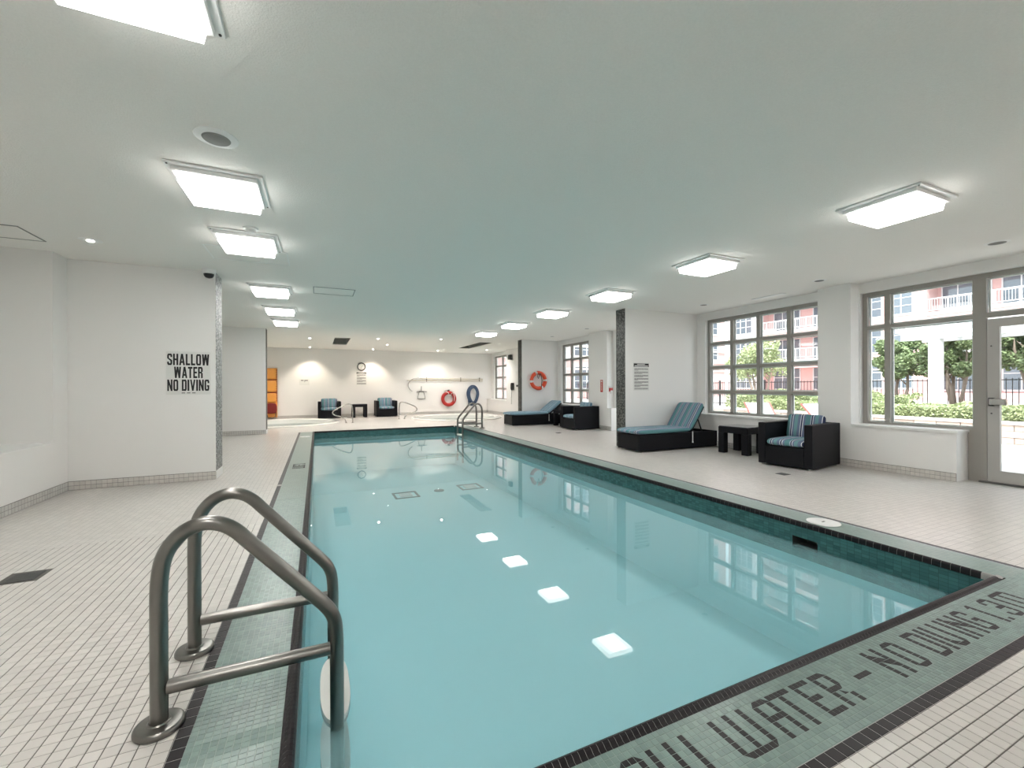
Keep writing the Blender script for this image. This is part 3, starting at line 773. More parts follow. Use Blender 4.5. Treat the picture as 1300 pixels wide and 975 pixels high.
MB().lathe([(.058,-.058),(.055,-.08),(.04,-.102),(.015,-.112)], 0,0,0,24).build('dome', m_blackp, t, 'auto')
def downlight(x, y, label, lit=0, warm=(1,.86,.7), r=.065):
    t = thing('downlight', label, 'light', (x, y, ZC), 0, 'round recessed downlights in the ceiling')
    rg = MB(); n = 24
    for i in range(n):
        a, b = 2*PI*i/n, 2*PI*(i+1)/n; P = lambda q, rr, z: (rr*math.cos(q), rr*math.sin(q), z)
        rg.quad(P(a,r+.03,-.0005), P(a,r,-.007), P(b,r,-.007), P(b,r+.03,-.0005))
    rg.build('trim_ring', m_white, t, True)
    MB().lathe([(r,-.006),(r*.9,-.003),(.001,-.002)], 0,0,0,20).build('baffle', m_sill if lit else m_dark, t)
    if lit:
        MB().lathe([(.03,-.006),(.028,-.012),(.01,-.014)], 0,0,0,16).build('bulb', m_bulb, t)
    if lit > 1:
        s = bpy.data.lights.new('spot', 'SPOT'); s.energy = lit; s.color = warm; s.spot_size = math.radians(95 if y > 17.9 else 150); s.spot_blend = .7; s.shadow_soft_size = .03
        so = bpy.data.objects.new('spot', s); C.objects.link(so); so.parent = t; so.location = (0,0,-.03)
        so.rotation_euler = (math.radians(12 if y > 17.9 else 0), 0, 0)
    return t
downlight(-2.11, 5.79, 'lit round downlight on the left in front of the sign wall', 1)
downlight(6.61, 2.02, 'dark round downlight nearest the glazed door', r=.07)
downlight(6.61, 3.80, 'dark round downlight by the near window pier', r=.06)
downlight(6.59, 5.82, 'dark round downlight in front of the large gridded window', r=.06)
downlight(6.46, 9.44, 'dark round downlight before the pier with the red sign', r=.06)
downlight(6.50, 11.34, 'dark round downlight before the second gridded window', r=.06)
downlight(-.25, 17.95, 'warm downlight washing the back wall above the small white sign', 38)
downlight(2.05, 17.95, 'warm downlight washing the back wall beside the clock', 38)
for k_, (x_, y_, w_) in enumerate(((-1.9, 16.6, 'over the left edge of the left hot tub'), (-.2, 14.6, 'over the near side of the left hot tub'), (2.3, 15.9, 'over the gap between the hot tubs'),
        (1.75, 14.0, 'just behind the far end of the pool'), (4.6, 17.6, 'in front of the rescue hook'), (6.4, 16.6, 'before the farthest window'), (3.6, 13.4, 'behind the far ladder corner of the pool'))):
    downlight(x_, y_, 'lit round downlight in the far ceiling set, with lamps added for brightness, ' + w_, 44, (1,.93,.86))  # more lamps than are seen there; extras added to brighten the far end
t = tag(MB().bbox(6.93, 7.03, 4.55, 5.1, ZC-.012, ZC-.001, .003).build('air_slot', m_white), 'slim white ceiling air slot near the large window header', 'vent')
def panel_lines(x0, x1, y0, y1, label):
    t = thing('access_panel', label, 'panel', (0,0,0)); m = MB(); w_ = .012
    m.box(x0,x1,y0,y0+w_,ZC-.006,ZC-.0005); m.box(x0,x1,y1-w_,y1,ZC-.006,ZC-.0005); m.box(x0,x0+w_,y0+w_,y1-w_,ZC-.006,ZC-.0005); m.box(x1-w_,x1,y0+w_,y1-w_,ZC-.006,ZC-.0005)
    m.build('frame', m_grille if 'grey' in label else m_white, t); MB().box(x0+w_,x1-w_,y0+w_,y1-w_,ZC-.003,ZC-.0005).build('hatch', m_ceil, t)
panel_lines(-.05, .55, 7.1, 7.6, 'flush ceiling access panel with thin grey edge above the pool')
panel_lines(-1.1, -.3, 5.45, 6.0, 'flush white ceiling access panel behind the third left light')
panel_lines(-3.1, -2.54, 5.55, 6.02, 'flush grey edged ceiling panel by the left wall niche')
panel_lines(6.2, 6.75, .9, 1.45, 'flush white ceiling panel over the door, at the right edge')

# ================================================================== LADDERS AND RAILS
LC = [(-.51,0),(-.51,.40),(-.51,.46),(-.507,.53),(-.495,.60),(-.465,.655),(-.425,.69),(-.375,.705),(-.325,.695),(-.28,.665),(-.235,.615),(-.18,.553),(-.02,.374),(.025,.322),(.048,.288),(.062,.25),(.068,.205),(.07,.15),(.07,.08),(.07,-.95)]
def catmull(P, k=5):
    out = []; n = len(P)
    for i in range(n-1):
        p0, p1, p2, p3 = P[max(i-1,0)], P[i], P[i+1], P[min(i+2,n-1)]
        for j in range(k):
            t = j/k; out.append(tuple(.5*((2*b)+(-a+c)*t+(2*a-5*b+4*c-d)*t*t+(-a+3*b-3*c+d)*t**3) for a, b, c, d in zip(p0,p1,p2,p3)))
    out.append(P[-1]); return out
LC = LC[:1] + catmull(LC[1:-1], 4) + LC[-1:]
def ladder(ox, sgn, ya, yb, label):
    t = thing('pool_ladder', label, 'ladder', (ox, ya, 0)); dy = yb-ya
    f = lambda x: (x if sgn > 0 else -x)
    R_ = .0265
    for d in (0, dy):
        MB().tube([(f(x), d, z) for x, z in LC], R_, 20).build('rail', m_steel, t, 'auto')
        MB().tube([(f(-.485), d, .14), (f(.045), d, .14)], R_*.92, 18).build('crossbar', m_steel, t, 'auto')
        e = MB().lathe([(.071,.0005),(.074,.004),(.0745,.012),(.072,.019),(.067,.0225),(.064,.0232),(.037,.0245),(.035,.0247),(.031,.029)], f(-.51), d, .0012, 32); e.build('escutcheon', m_steel, t, 'auto')
    for z in (-.20, -.47, -.74):
        s = MB(); n = 40; poly = []; yc = dy/2; hl = abs(dy)/2-.015
        for i in range(n):
            a = 2*PI*i/n; c_, s_ = math.cos(a), math.sin(a); poly.append((f(.07)+.062*math.copysign(abs(c_)**.8, c_), yc+hl*math.copysign(abs(s_)**.75, s_)))
        s.prism(poly, z, z+.032); s.build('tread', m_acryl, t)
    return t
ladder(0, 1, 1.89, 2.37, 'brushed steel pool ladder in the foreground on the left coping')
t = ladder(3.80, -1, 11.57, 12.05, 'brushed steel pool ladder at the far right corner of the pool')
def rail(pts, Y, label):
    t = thing('tub_handrail', label, 'handrail', (0, Y, 0), 0)
    # smooth the corners
    P = [Vector((x, 0, z)) for x, z in pts]
    for _ in range(2):
        Q = [P[0]]
        for a, b in zip(P, P[1:]): Q += [a*.75+b*.25, a*.25+b*.75]
        Q.append(P[-1]); P = Q
    MB().tube(P, .02, 12).build('rail', m_chrome, t, True)
    for x in (pts[0][0], pts[-1][0]): MB().lathe([(.045,0),(.045,.008),(.025,.014)], x, 0, .0, 16).build('escutcheon', m_chrome, t, 'auto')
rail([(1.08,0),(1.08,.56),(.98,.66),(.52,.45),(.44,.34),(.54,.25),(.82,.2),(.88,0)], 15.3, 'curved steel handrail beside the left hot tub')
rail([(2.76,0),(2.76,.56),(2.86,.66),(3.36,.47),(3.44,.34),(3.34,.24),(3.02,.2),(2.95,0)], 16.2, 'curved steel handrail beside the right hot tub')

# ================================================================== HOT TUBS
m_tubw = fresnel_glass('tub_water', 1.333, (.9,.97,.97))
for (cx_, cy_, r), lab in zip(TUBS, ('round sunken hot tub with white rim at the far left', 'round sunken hot tub with white rim at the far right')):
    t = thing('hot_tub', lab, 'hot tub', (cx_, cy_, 0))
    m = MB(); n = 64; pf = [(r+.005,-.01),(r+.01,.03),(r-.03,.05),(r-.13,.05),(r-.17,.02),(r-.2,-.12),(r-.3,-.45),(r-.7,-.47),(r-.8,-.8),(.01,-.82)]
    vs = []; fs = []
    for rr, z in pf:
        for i in range(n): a = 2*PI*i/n; vs.append((rr*math.cos(a), rr*math.sin(a), z))
    for j in range(len(pf)-1):
        for i in range(n): fs.append((j*n+i, j*n+(i+1)%n, (j+1)*n+(i+1)%n, (j+1)*n+i))
    m.add(vs, fs); m.build('shell', m_acryl, t, 'auto')
    MB().lathe([(r-.195,-.11),(r-.197,-.112)], 0,0,0,64).build('water', m_tubw, t)

# ================================================================== FURNITURE
def armchair(label, loc, rz, depth=.86, width=.74, proto=None, fab=None):
    fab = fab or m_stripe
    t = thing('armchair', label, 'armchair', loc, rz, 'black wicker armchairs with striped cushions'); w_ = width/2; a = .105; h = .64
    for s in (1, -1): MB().bbox(0, depth, s*w_-(a if s > 0 else 0), s*w_+(0 if s > 0 else a), .025, h, .008).build('arm', m_wick, t)
    MB().bbox(depth-.11, depth, -w_+a, w_-a, .025, h, .006).build('backrest', m_wick, t)
    MB().bbox(.005, depth-.11, -w_+a, w_-a, .025, .30, .006).build('seat_base', m_wick, t)
    MB().cushion(-.02, depth-.13, -w_+a+.004, w_-a-.004, .302, .415, .3).build('seat_cushion', fab, t, True)
    b = MB().cushion(-.06, .06, -w_+a+.01, w_-a-.01, -.19, .19, .3)
    # upright pillow, leaning back
    b = MB().cushion(-.19, .19, -w_+a+.01, w_-a-.01, -.065, .065, .3)
    b.xf(Matrix.Translation((depth-.215, 0, .565)) @ Matrix.Rotation(math.radians(-76), 4, 'Y'))
    b.build('back_cushion', fab, t, True)
    for x in (.05, depth-.05):
        for y in (-w_+.05, w_-.05): MB().lathe([(.022,0),(.022,.026)], x, y, 0, 10).build('foot', m_chrome, t)
    return t
armchair('black wicker armchair with teal striped cushions by the near window pier', (6.195, 4.055, 0), math.radians(7))
armchair('black wicker armchair seen side-on beside the far lounger', (6.33, 10.19, 0), math.radians(3), .82, .70, fab=m_stripe2)
armchair('black wicker armchair at the back wall, left of the small table', (.43, 17.72, 0), PI/2, .8, .82)
armchair('black wicker armchair at the back wall, right of the small table', (2.55, 17.72, 0), PI/2, .8, .82)
def side_table(label, loc, rz, s=.55, h=.48):
    t = thing('side_table', label, 'table', loc, rz, 'black wicker side tables'); a = s/2; l = .115
    MB().bbox(-a, a, -a, a, h-.12, h-.012, .006).build('top_frame', m_wick, t)
    MB().bbox(-a+.01, a-.01, -a+.01, a-.01, h-.012, h, .003).build('table_top', m_tabletop, t)
    for x in (-1, 1):
        for y in (-1, 1): MB().bbox(min(x*a, x*(a-l)), max(x*a, x*(a-l)), min(y*a, y*(a-l)), max(y*a, y*(a-l)), 0, h-.12, .005).build('leg', m_wick, t)
side_table('black wicker side table between the near lounger and armchair', (6.90, 5.27, 0), math.radians(5))
side_table('black wicker side table tucked between the far lounger and armchair', (6.84, 11.2, 0), 0, .5, .5)
side_table('black wicker side table between the two back wall armchairs', (1.52, 18.0, 0), 0, .56, .53)
def lounger(label, loc, rz, ang, fab, W_=.62, blen=.58):
    t = thing('chaise_lounger', label, 'lounger', loc, rz, 'black wicker loungers with striped mattresses'); w_ = W_/2
    L_ = 1.95; fr = MB()
    for s in (1, -1): MB().bbox(0, L_, s*w_-(.03 if s > 0 else 0), s*w_+(0 if s > 0 else .03), .02, .31, .005).build('side_rail', m_wick, t)
    MB().bbox(0, .03, -w_+.03, w_-.03, .03, .31, .004).build('foot_panel', m_wick, t)
    MB().bbox(L_-.03, L_, -w_+.03, w_-.03, .03, .31, .004).build('head_panel', m_wick, t)
    MB().box(.03, L_-.03, -w_+.03, w_-.03, .24, .265).build('deck', m_wick, t)
    MB().cushion(-.07, 1.30, -w_-.01, w_+.01, .312, .415, .3).build('seat_mattress', fab, t, True)
    b = MB().cushion(0, blen+.04, -w_-.01, w_+.01, -.0, .095, .3)
    T = Matrix.Translation((1.27, 0, .325)) @ Matrix.Rotation(-ang, 4, 'Y')
    b.xf(T); b.build('back_mattress', fab, t, True)
    k = MB().box(.0, blen, -w_+.03, w_-.03, -.03, -.002); k.xf(T); k.build('back_frame', m_wick, t)
    e = T @ Vector((blen*.55, 0, -.03))
    for s in (-1, 1): MB().tube([(e.x, s*(w_-.06), e.z), (e.x+.13, s*(w_-.06), .27)], .012, 8).build('strut', m_blackp, t)
    for x in (.06, L_-.06):
        for y in (-w_+.05, w_-.05): MB().lathe([(.022,0),(.022,.022)], x, y, 0, 10).build('foot', m_chrome, t)
    st = MB().box(1.255, 1.275, -w_-.022, -w_-.014, .13, .33); st.box(1.25, 1.28, -w_-.026, -w_-.012, .115, .135); st.build('strap', m_rope, t)
lounger('black wicker chaise lounger with teal striped mattress, back raised, near notice wall', (5.25, 6.345, 0), 0, math.radians(55), m_stripe)
lounger('black wicker chaise lounger with blue-grey mattress below the orange life ring', (5.36, 12.10, 0), 0, math.radians(36), m_stripe2)

# ================================================================== SIGNS AND WALL ITEMS
def lines(m, x0, x1, z, h, n, rnd, y):
    pass
t = thing('pool_sign', 'white sign reading SHALLOW WATER NO DIVING on the left wall', 'sign', (-1.50, 6.728, 1.385))
MB().bbox(-.235, .235, -.006, 0, -.275, .275, .002).build('board', m_paper, t)
def block_word(mb, word, cx_, z0, h, total, y):
    rect_ = lambda a, b, c, d: [(a,b),(c,b),(c,d),(a,d)]
    CT = [[(0,.86),(.36,.86),(.36,1),(.16,1)], [(.64,.86),(1,.86),(.84,1),(.64,1)], [(0,.14),(.16,0),(.36,0),(.36,.14)], [(.64,.14),(.64,0),(.84,0),(1,.14)]]
    top, bot = rect_(.36,.84,.64,1), rect_(.36,0,.64,.16)
    G_ = {'H':(1,[rect_(0,0,.35,1),rect_(.65,0,1,1),rect_(.35,.42,.65,.58)]),
     'L':(.85,[rect_(0,0,.4,1),rect_(.4,0,1,.17)]), 'I':(.38,[rect_(0,0,1,1)]),
     'A':(1.12,[[(0,0),(.3,0),(.62,1),(.33,1)],[(.7,0),(1,0),(.67,1),(.38,1)],rect_(.25,.2,.75,.36)]),
     'O':(1,[rect_(0,.14,.35,.86),rect_(.65,.14,1,.86),top,bot]+CT),
     'W':(1.45,[[(0,1),(.12,0),(.36,0),(.24,1)],[(.12,0),(.36,0),(.62,1),(.38,1)],[(.64,0),(.88,0),(.62,1),(.38,1)],[(.64,0),(.88,0),(1,1),(.76,1)]]),
     'T':(.95,[rect_(.31,0,.69,.83),rect_(0,.83,1,1)]), 'E':(.85,[rect_(0,0,.4,1),rect_(.4,0,1,.17),rect_(.4,.83,1,1),rect_(.4,.42,.92,.58)]),
     'R':(1,[rect_(0,0,.35,1),rect_(.35,.84,.64,1),CT[1],rect_(.64,.56,1,.86),rect_(.35,.42,.85,.57),rect_(.64,0,1,.46)]),
     'N':(1.05,[rect_(0,0,.32,1),rect_(.68,0,1,1),[(.0,1),(.68,0),(1,0),(.32,1)]]),
     'D':(1,[rect_(0,0,.35,1),rect_(.65,.14,1,.86),top,bot,CT[1],CT[3]]),
     'V':(1.1,[[(0,1),(.36,0),(.64,0),(.31,1)],[(.36,0),(.64,0),(1,1),(.69,1)]]),
     'G':(1,[rect_(0,.14,.35,.86),top,bot]+CT+[rect_(.65,.14,1,.5),rect_(.65,.68,1,.86),rect_(.5,.38,.65,.5)]),
     'S':(.95,[rect_(0,.6,.35,.86),top,bot]+CT+[rect_(.65,.7,1,.86),[(0,.6),(.35,.6),(1,.42),(.65,.42)],[(0,.6),(.35,.62),(1,.44),(.65,.36)],rect_(.65,.14,1,.42),rect_(0,.14,.35,.3)]), ' ':(.4,[])}
    gap = .17; tw = sum(G_[c][0] for c in word) + gap*(len(word)-1); k = total/tw; x = cx_ - total/2
    for c in word:
        w_, ps_ = G_[c]
        for p in ps_:
            a0 = sum(p[i][0]*p[(i+1)%len(p)][1] - p[(i+1)%len(p)][0]*p[i][1] for i in range(len(p)))
            q = p if a0 > 0 else p[::-1]
            mb.add([(x+u*w_*k, y, z0+v*h) for u, v in q], [tuple(range(len(q)))])
        x += (w_+gap)*k
lb = MB()
for wd, z0, tot in (('SHALLOW', .088, .44), ('WATER', -.076, .30), ('NO DIVING', -.240, .44)): block_word(lb, wd, 0, z0+.012, .145, tot, -.0072)
lb.build('lettering', m_ink, t)
m = MB()
for x in (-.055, 0, .055): m.box(x-.018, x+.018, -.008, -.006, -.258, -.250)
stuff(m.build('footer_mark', m_ink, t))
def notice(label, loc, w_, h, rows, head=True, rot=0, hl='white'):
    t = thing('notice', label, 'sign', loc, rot)
    MB().bbox(-w_/2, w_/2, -.006, 0, -h/2, h/2, .0015).build('board', m_paper, t)
    top = h/2 - .02
    if head:
        hh = h*.12; MB().box(-w_/2+.01, w_/2-.01, -.0075, -.006, top-hh, top).build('header_band', m_ink, t)
        m = MB(); m.box(-w_*.26, w_*.22, -.009, -.0075, top-hh*.40, top-hh*.18); m.box(-w_*.42, w_*.42, -.009, -.0075, top-hh*.86, top-hh*.6)
        stuff(m.build('header_line', m_paper, t)); top -= hh + .02
    m = MB(); z = top - .01; i = 0; st = (top + h/2 - .03)/max(rows,1)
    rn = random.Random(3)
    for i in range(rows):
        if i % 4 == 3: z -= st; continue
        x1 = w_*.43 if i % 4 != 2 else w_*rn.uniform(-.2,.1); x = -w_*.43
        while x < x1:
            l = rn.uniform(.012,.035)*w_/.4; m.box(x, min(x+l, x1), -.0072, -.006, z-st*.55, z); x += l + .006
        z -= st
    
    if rows: stuff(m.build('text_lines', m_ink, t))
    return t
notice('tall white pool rules notice with black heading beside the black mosaic strip', (5.865, 6.698, 1.385), .40, .56, 26)
notice('white rules notice with black heading under the wall clock', (1.66, 18.598, 1.55), .40, .54, 14)
t = notice('small white notice on the back wall above the left hot tub', (-.45, 18.598, 1.40), .36, .24, 0, False)
text('HOT TUB', .05, (0, -.0065, .06), m_ink, t, sx=.8, off=.001) if False else None
m = MB()
for x0, x1 in ((-.12,-.03),(-.01,.12)): m.box(x0, x1, -.0075, -.006, .045, .075)
m.box(-.02, .03, -.0075, -.006, .0, .012); stuff(m.build('text_lines', m_ink, t))
for ch in list(t.children):
    if ch.name.startswith('text_lines') and len(ch.data.vertices) == 0: bpy.data.objects.remove(ch)
t = thing('wall_clock', 'round black rimmed wall clock on the back wall', 'clock', (1.66, 18.598, 2.03))
MB().lathe([(.135,0),(.135,-.02),(.13,-.022)], 0,0,0,32,'y').build('face', m_paper, t)
MB().tube([(.15*math.cos(a*PI/16), -.02, .15*math.sin(a*PI/16)) for a in range(32)], .018, 8, True).build('rim', m_ink, t, True)
m = MB()
for k in range(12):
    a = k*PI/6; m.tube([(.105*math.cos(a), -.0235, .105*math.sin(a)), (.122*math.cos(a), -.0235, .122*math.sin(a))], .004, 5)
stuff(m.build('hour_mark', m_ink, t))
m = MB(); m.tube([(0,-.026,0),(.05,-.026,.045)], .005, 6); m.build('hour_hand', m_ink, t)
m = MB(); m.tube([(0,-.028,0),(-.03,-.028,-.085)], .004, 6); m.build('minute_hand', m_ink, t)
# rescue hook on its long pole
t = thing('rescue_hook', 'rescue hook with long cream pole mounted on the back wall', 'hook', (0, 18.55, 0))
MB().tube([(4.05,0,1.565),(6.95,0,1.53)], .017, 10).build('pole', m_cream, t, True)
MB().tube([(3.5,0,1.475),(6.95,0,1.445)], .014, 10).build('pole', m_cream, t, True)
MB().tube([(4.25,0,1.563),(4.0,0,1.575),(3.78,0,1.545),(3.63,0,1.46),(3.55,0,1.34),(3.55,0,1.2),(3.62,0,1.08),(3.72,0,1.0)], .013, 10).build('hook', m_chrome, t, True)
for x in (4.35, 5.9, 6.8): MB().box(x-.012, x+.012, .0, .05, 1.42, 1.60).build('bracket', m_dark, t)
t = thing('leaf_net', 'pool skimming net head hanging on the back wall under the hook', 'net', (4.12, 18.57, 1.0))
MB().tube([(0,0,.22),(0,0,.02)], .014, 8).build('handle', m_dark, t)
MB().tube([(-.2,-.0,-.02),(-.06,0,.0),(.06,0,.0),(.24,0,-.02)], .012, 8).build('yoke', m_dark, t)
m = MB().tube([(-.1,0,-.03),(.1,0,-.03),(.17,0,-.32),(-.17,0,-.32)], .012, 8, True); m.build('net_frame', m_dark, t)
MB().add([(-.095,.004,-.035),(.095,.004,-.035),(.165,.004,-.31),(-.165,.004,-.31)], [(0,1,2,3)]).build('net', m_paper, t)
def circ(r, n=40, a0=0, a1=2*PI, y=0): return [(r*math.cos(a0+(a1-a0)*i/n), y, r*math.sin(a0+(a1-a0)*i/n)) for i in range(n + (0 if a1-a0 > 6.2 else 1))]
t = thing('life_ring', 'dark red ring with white rope hanging on the back wall above the right hot tub', 'life ring', (5.33, 18.53, .66))
MB().tube(circ(.27), .075, 12, True).build('ring', m_red, t, True)
MB().tube([(-.2,-.05,.34),(-.03,-.08,.26),(.0,-.08,.1),(.1,-.085,.22),(.18,-.085,.28),(.24,-.085,.1),(.22,-.085,-.12)], .016, 8).build('rope', m_rope, t, True)
MB().tube([(-.25,-.02,.28),(-.12,-.02,.38),(.0,-.02,.42),(.12,-.02,.38),(.26,-.02,.28)], .02, 8).build('hanger', m_rope, t)
MB().box(-.04,.04,.0,.065,.33,.42).build('bracket', m_dark, t)
t = thing('hose_coil', 'coiled dark blue vacuum hose hanging on the back wall', 'hose', (6.42, 18.44, .86))
m = MB(); pts = []
for k in range(6):
    rx, rz_, oy = .17+.022*k, .28+.028*((k*2)%6), -.06+.012*k
    n = 30
    for i in range(n):
        a = PI/2 + 2*PI*i/n; sc_ = 1 + (.28 if math.sin(a) < -.2 else 0)*abs(math.sin(a)); pts.append((rx*math.cos(a)*(1-.12*(math.sin(a) < 0)*abs(math.sin(a))), oy+.02*i/n-.04, rz_*math.sin(a)*sc_))
m.tube(pts, .027, 8); m.build('loops', m_hose, t, True)
MB().tube([(-.22,-.02,-.28),(-.2,-.04,-.45),(-.08,-.05,-.52),(.1,-.05,-.42)], .022, 8).build('loose_end', m_hose, t, True)
MB().box(-.03,.03,-.06,.159,.27,.33).build('bracket', m_dark, t)
# orange spine board
t = thing('spine_board', 'orange rescue spine board with dark red strap bag standing at the back wall', 'rescue board', (-1.58, 18.5, 0))
MB().bbox(-.2, .2, -.01, .04, .06, 1.92, .01).build('board', m_ob, t)
for k, (z0, z1) in enumerate(((1.5,1.88),(1.02,1.46),(.62,.98))): MB().cushion(-.17, .17, -.075, -.012, z0, z1, .4).build('pad', m_ob, t, True)
m = MB()
for k in range(14): m.box(.175, .205, -.03, -.012, .68+k*.088, .72+k*.088)
for z in (1.48, 1.0): m.box(-.2, .2, -.03, -.012, z-.015, z+.015)
m.build('strap', m_dred, t)
MB().cushion(-.19, .2, -.12, -.012, .2, .60, .4).build('strap_bag', m_dred, t, True)
MB().tube([(-.15,-.06,.24),(-.1,-.07,.06),(.05,-.08,.03),(.15,-.07,.1),(.17,-.06,.26)], .013, 8).build('cord', m_dark, t)
# orange life ring on the second partition
t = thing('lifebuoy', 'orange lifebuoy with white bands and rope on the white partition wall', 'life ring', (6.63, 12.49, 1.385))
MB().tube(circ(.255, 48), .062, 14, True).build('ring', m_orange, t, True)
for a in (.05, PI/2+.35, PI+.1, -PI/2+.5):
    MB().tube([(.255*math.cos(a+d), 0, .255*math.sin(a+d)) for d in (-.13,-.06,0,.06,.13)], .0645, 14).build('band', m_rope, t, True)
MB().tube([((.34+.02*math.sin(4*q))*math.cos(q), -.02, (.34+.02*math.sin(4*q))*math.sin(q)) for q in [2*PI*i/48 for i in range(48)]], .007, 6, True).build('grab_rope', m_rope, t, True)
m = MB().tube([(-.08,-.06,.25),(-.05,-.07,.1),(-.03,-.07,.06),(0,-.07,.16),(.03,-.07,.24)], .01, 6); m.tube([(.06,-.06,.24),(.1,-.07,.0),(.08,-.06,-.24)], .01, 6); m.build('hanging_rope', m_dark, t, True)
MB().box(-.03,.03,0,.056,.2,.32).build('bracket', m_dark, t)
# red sign + call point at pier 2
t = thing('extinguisher_sign', 'narrow red fire extinguisher sign on the second pier', 'sign', (XR-.001, 9.80, 1.2))
MB().bbox(-.006, 0, -.055, .055, -.17, .17, .001).build('board', m_red, t)
m = MB()
for k in range(5): m.box(-.0075, -.006, -.012, .012, -.12+k*.045, -.09+k*.045)
m.box(-.0075, -.006, -.03, .03, .11, .145); m.build('lettering', m_paper, t)
t = thing('fire_call_point', 'red and white fire call point on the bright pier side', 'alarm', (7.30, 9.558, 1.08))
MB().bbox(-.05, .05, -.045, -.001, -.03, .07, .004).build('box', m_red, t)
MB().bbox(-.035, .035, -.06, -.045, -.10, .0, .003).build('handle', m_paper, t)
MB().bbox(-.06, .06, -.02, -.001, .09, .12, .002).build('plate', m_paper, t)
# pier 3: little loudspeaker, paper, phone
t = tag(MB().bbox(XR-.12, XR-.001, 15.75, 15.95, 2.28, 2.48, .01).build('wall_speaker', m_blackp), 'small black loudspeaker high on the farthest pier', 'speaker')
t = thing('wall_telephone', 'black wall telephone with hanging cord on the farthest pier', 'telephone', (XR-.001, 15.72, 1.2))
MB().bbox(-.05, 0, -.12, .12, -.14, .14, .01).build('body', m_blackp, t)
MB().tube([(-.07,-.0,-.15),(-.09,0,-.08),(-.09,0,.08),(-.07,0,.14)], .02, 8).build('handset', m_blackp, t, True)
MB().tube([(-.05,.0,-.14),(-.06,.03,-.5),(-.05,.05,-.72)], .008, 6).build('cord', m_blackp, t)
t = tag(MB().bbox(XR-.008, XR-.001, 15.05, 15.45, 1.2, 1.8, .001).build('poster', m_paper), 'white paper poster on the farthest pier', 'poster')
t = tag(MB().bbox(XR-.06, XR-.001, 15.02, 15.3, 1.18, 1.26, .005).build('wall_shelf', m_blackp), 'small black wall shelf on the farthest pier', 'shelf')

# ---- deck items
def deck_drain(x, y, s, label):
    t = thing('deck_drain', label, 'drain', (x, y, 0)); 
    MB().box(-s/2, s/2, -s/2, s/2, -.002, .0022).build('plate', m_blackp, t)
    m = MB()
    for i in range(5): m.box(-s*.42, s*.42, -s*.4+i*s*.18, -s*.4+i*s*.18+s*.08, .0022, .0036)
    m.build('grate', m_dark, t)
deck_drain(-1.70, 3.76, .15, 'square black floor drain on the left deck')
deck_drain(5.74, 3.77, .13, 'square dark floor drain on the deck before the near armchair')
deck_drain(5.65, 9.55, .12, 'square dark floor drain on the deck before the far armchair')
def lid(x, y, r, label):
    t = thing('skimmer_lid', label, 'lid', (x, y, 0))
    MB().lathe([(r,.0005),(r,.004),(r-.008,.006)], 0,0,0,40).build('cover', m_white, t, 'auto')
    MB().box(-.018,.018,-.006,.006,.006,.008).build('finger_slot', m_dark, t)
lid(4.03, 2.29, .125, 'round white skimmer lid on the right coping')
lid(-.27, 11.5, .12, 'round white skimmer lid at the far end of the left coping')

# ================================================================== OUTSIDE
struct(MB().box(7.62, 13.2, -25, 45, -.12, -.02).build('patio', m_conc))
struct(MB().box(13.2, 18.4, -25, 9.9, -.2, .18).build('ground_lawn', m_grass)); struct(MB().box(18.4, 60, -25, 70, -.2, .18).build('ground_court', m_conc)); struct(MB().box(13.2, 18.4, 9.9, 70, -.2, .18).build('ground_path', m_conc))
# block planter wall
pwall = thing('planter_wall', 'low retaining wall of pinkish stone blocks across the patio', 'wall', (12.85, 0, -.02))
BLK = MB().bbox(0, .3, .004, .396, .003, .131, .008).mesh('block'); BLK.materials.append(m_block)
cap = MB().bbox(-.03, .36, .003, .497, 0, .055, .006).mesh('cap_stone'); cap.materials.append(m_stone)
for r in range(3):
    for k in range(34): link('block', BLK, pwall, (random.uniform(-.008,.008), -1.5 + k*.4 + (.2 if r % 2 else 0), r*.132))
for k in range(28): link('cap_stone', cap, pwall, (0, -1.6+k*.5, .397))
struct(MB().box(13.15, 18.3, -3, 9.8, -.02, .36).build('planting_bed', mat('soil', (.18,.13,.09), .95)))
def leaves(mb, n, fn, s):
    for _ in range(n):
        c = Vector(fn()); a = random.uniform(0, 2*PI); b = random.uniform(-.9, .9)
        u = Vector((math.cos(a), math.sin(a), b)).normalized(); v = u.cross(Vector((random.uniform(-1,1), random.uniform(-1,1), random.uniform(-.2,1)))).normalized()
        k = s*random.uniform(.6, 1.3)
        mb.add([c-u*k, c+v*k*.55, c+u*k, c-v*k*.55], [(0,1,2,3)])
def hedge(x0, x1, y0, y1, z0, z1, label, n):
    t = thing('box_hedge', label, 'hedge', ((x0+x1)/2, (y0+y1)/2, z0)); mb = MB(); dx, dy, dz = (x1-x0)/2, (y1-y0)/2, z1-z0
    ph = random.uniform(0, 6)
    def pt():
        x = random.uniform(-dx, dx); y = random.uniform(-dy, dy); lump = .82+.18*math.sin(y*5+ph)*math.sin(y*2.3+x*4)
        side = random.random()
        z = dz*lump*random.uniform(.9, 1.05)*(1-.25*(abs(x)/dx)**3)
        if side < .45: x = -dx*random.uniform(.85, 1.08); z = dz*lump*random.uniform(.1, .95)
        return (x, y, z)
    leaves(mb, n*2, pt, .034); stuff(mb.build('foliage', m_leaf2, t))
    MB().cushion(-dx*.9, dx*.9, -dy*.98, dy*.98, -.02, dz*.8, .4).build('inner_mass', m_leaf, t, True)
hedge(13.33, 14.02, -1.5, 9.6, .34, .80, 'low clipped hedge in front, just behind the stone block wall', 9000)
hedge(14.15, 14.85, 5.9, 11.5, .34, 1.06, 'taller rounded hedge behind the low hedge, left of the pergola post', 6000)
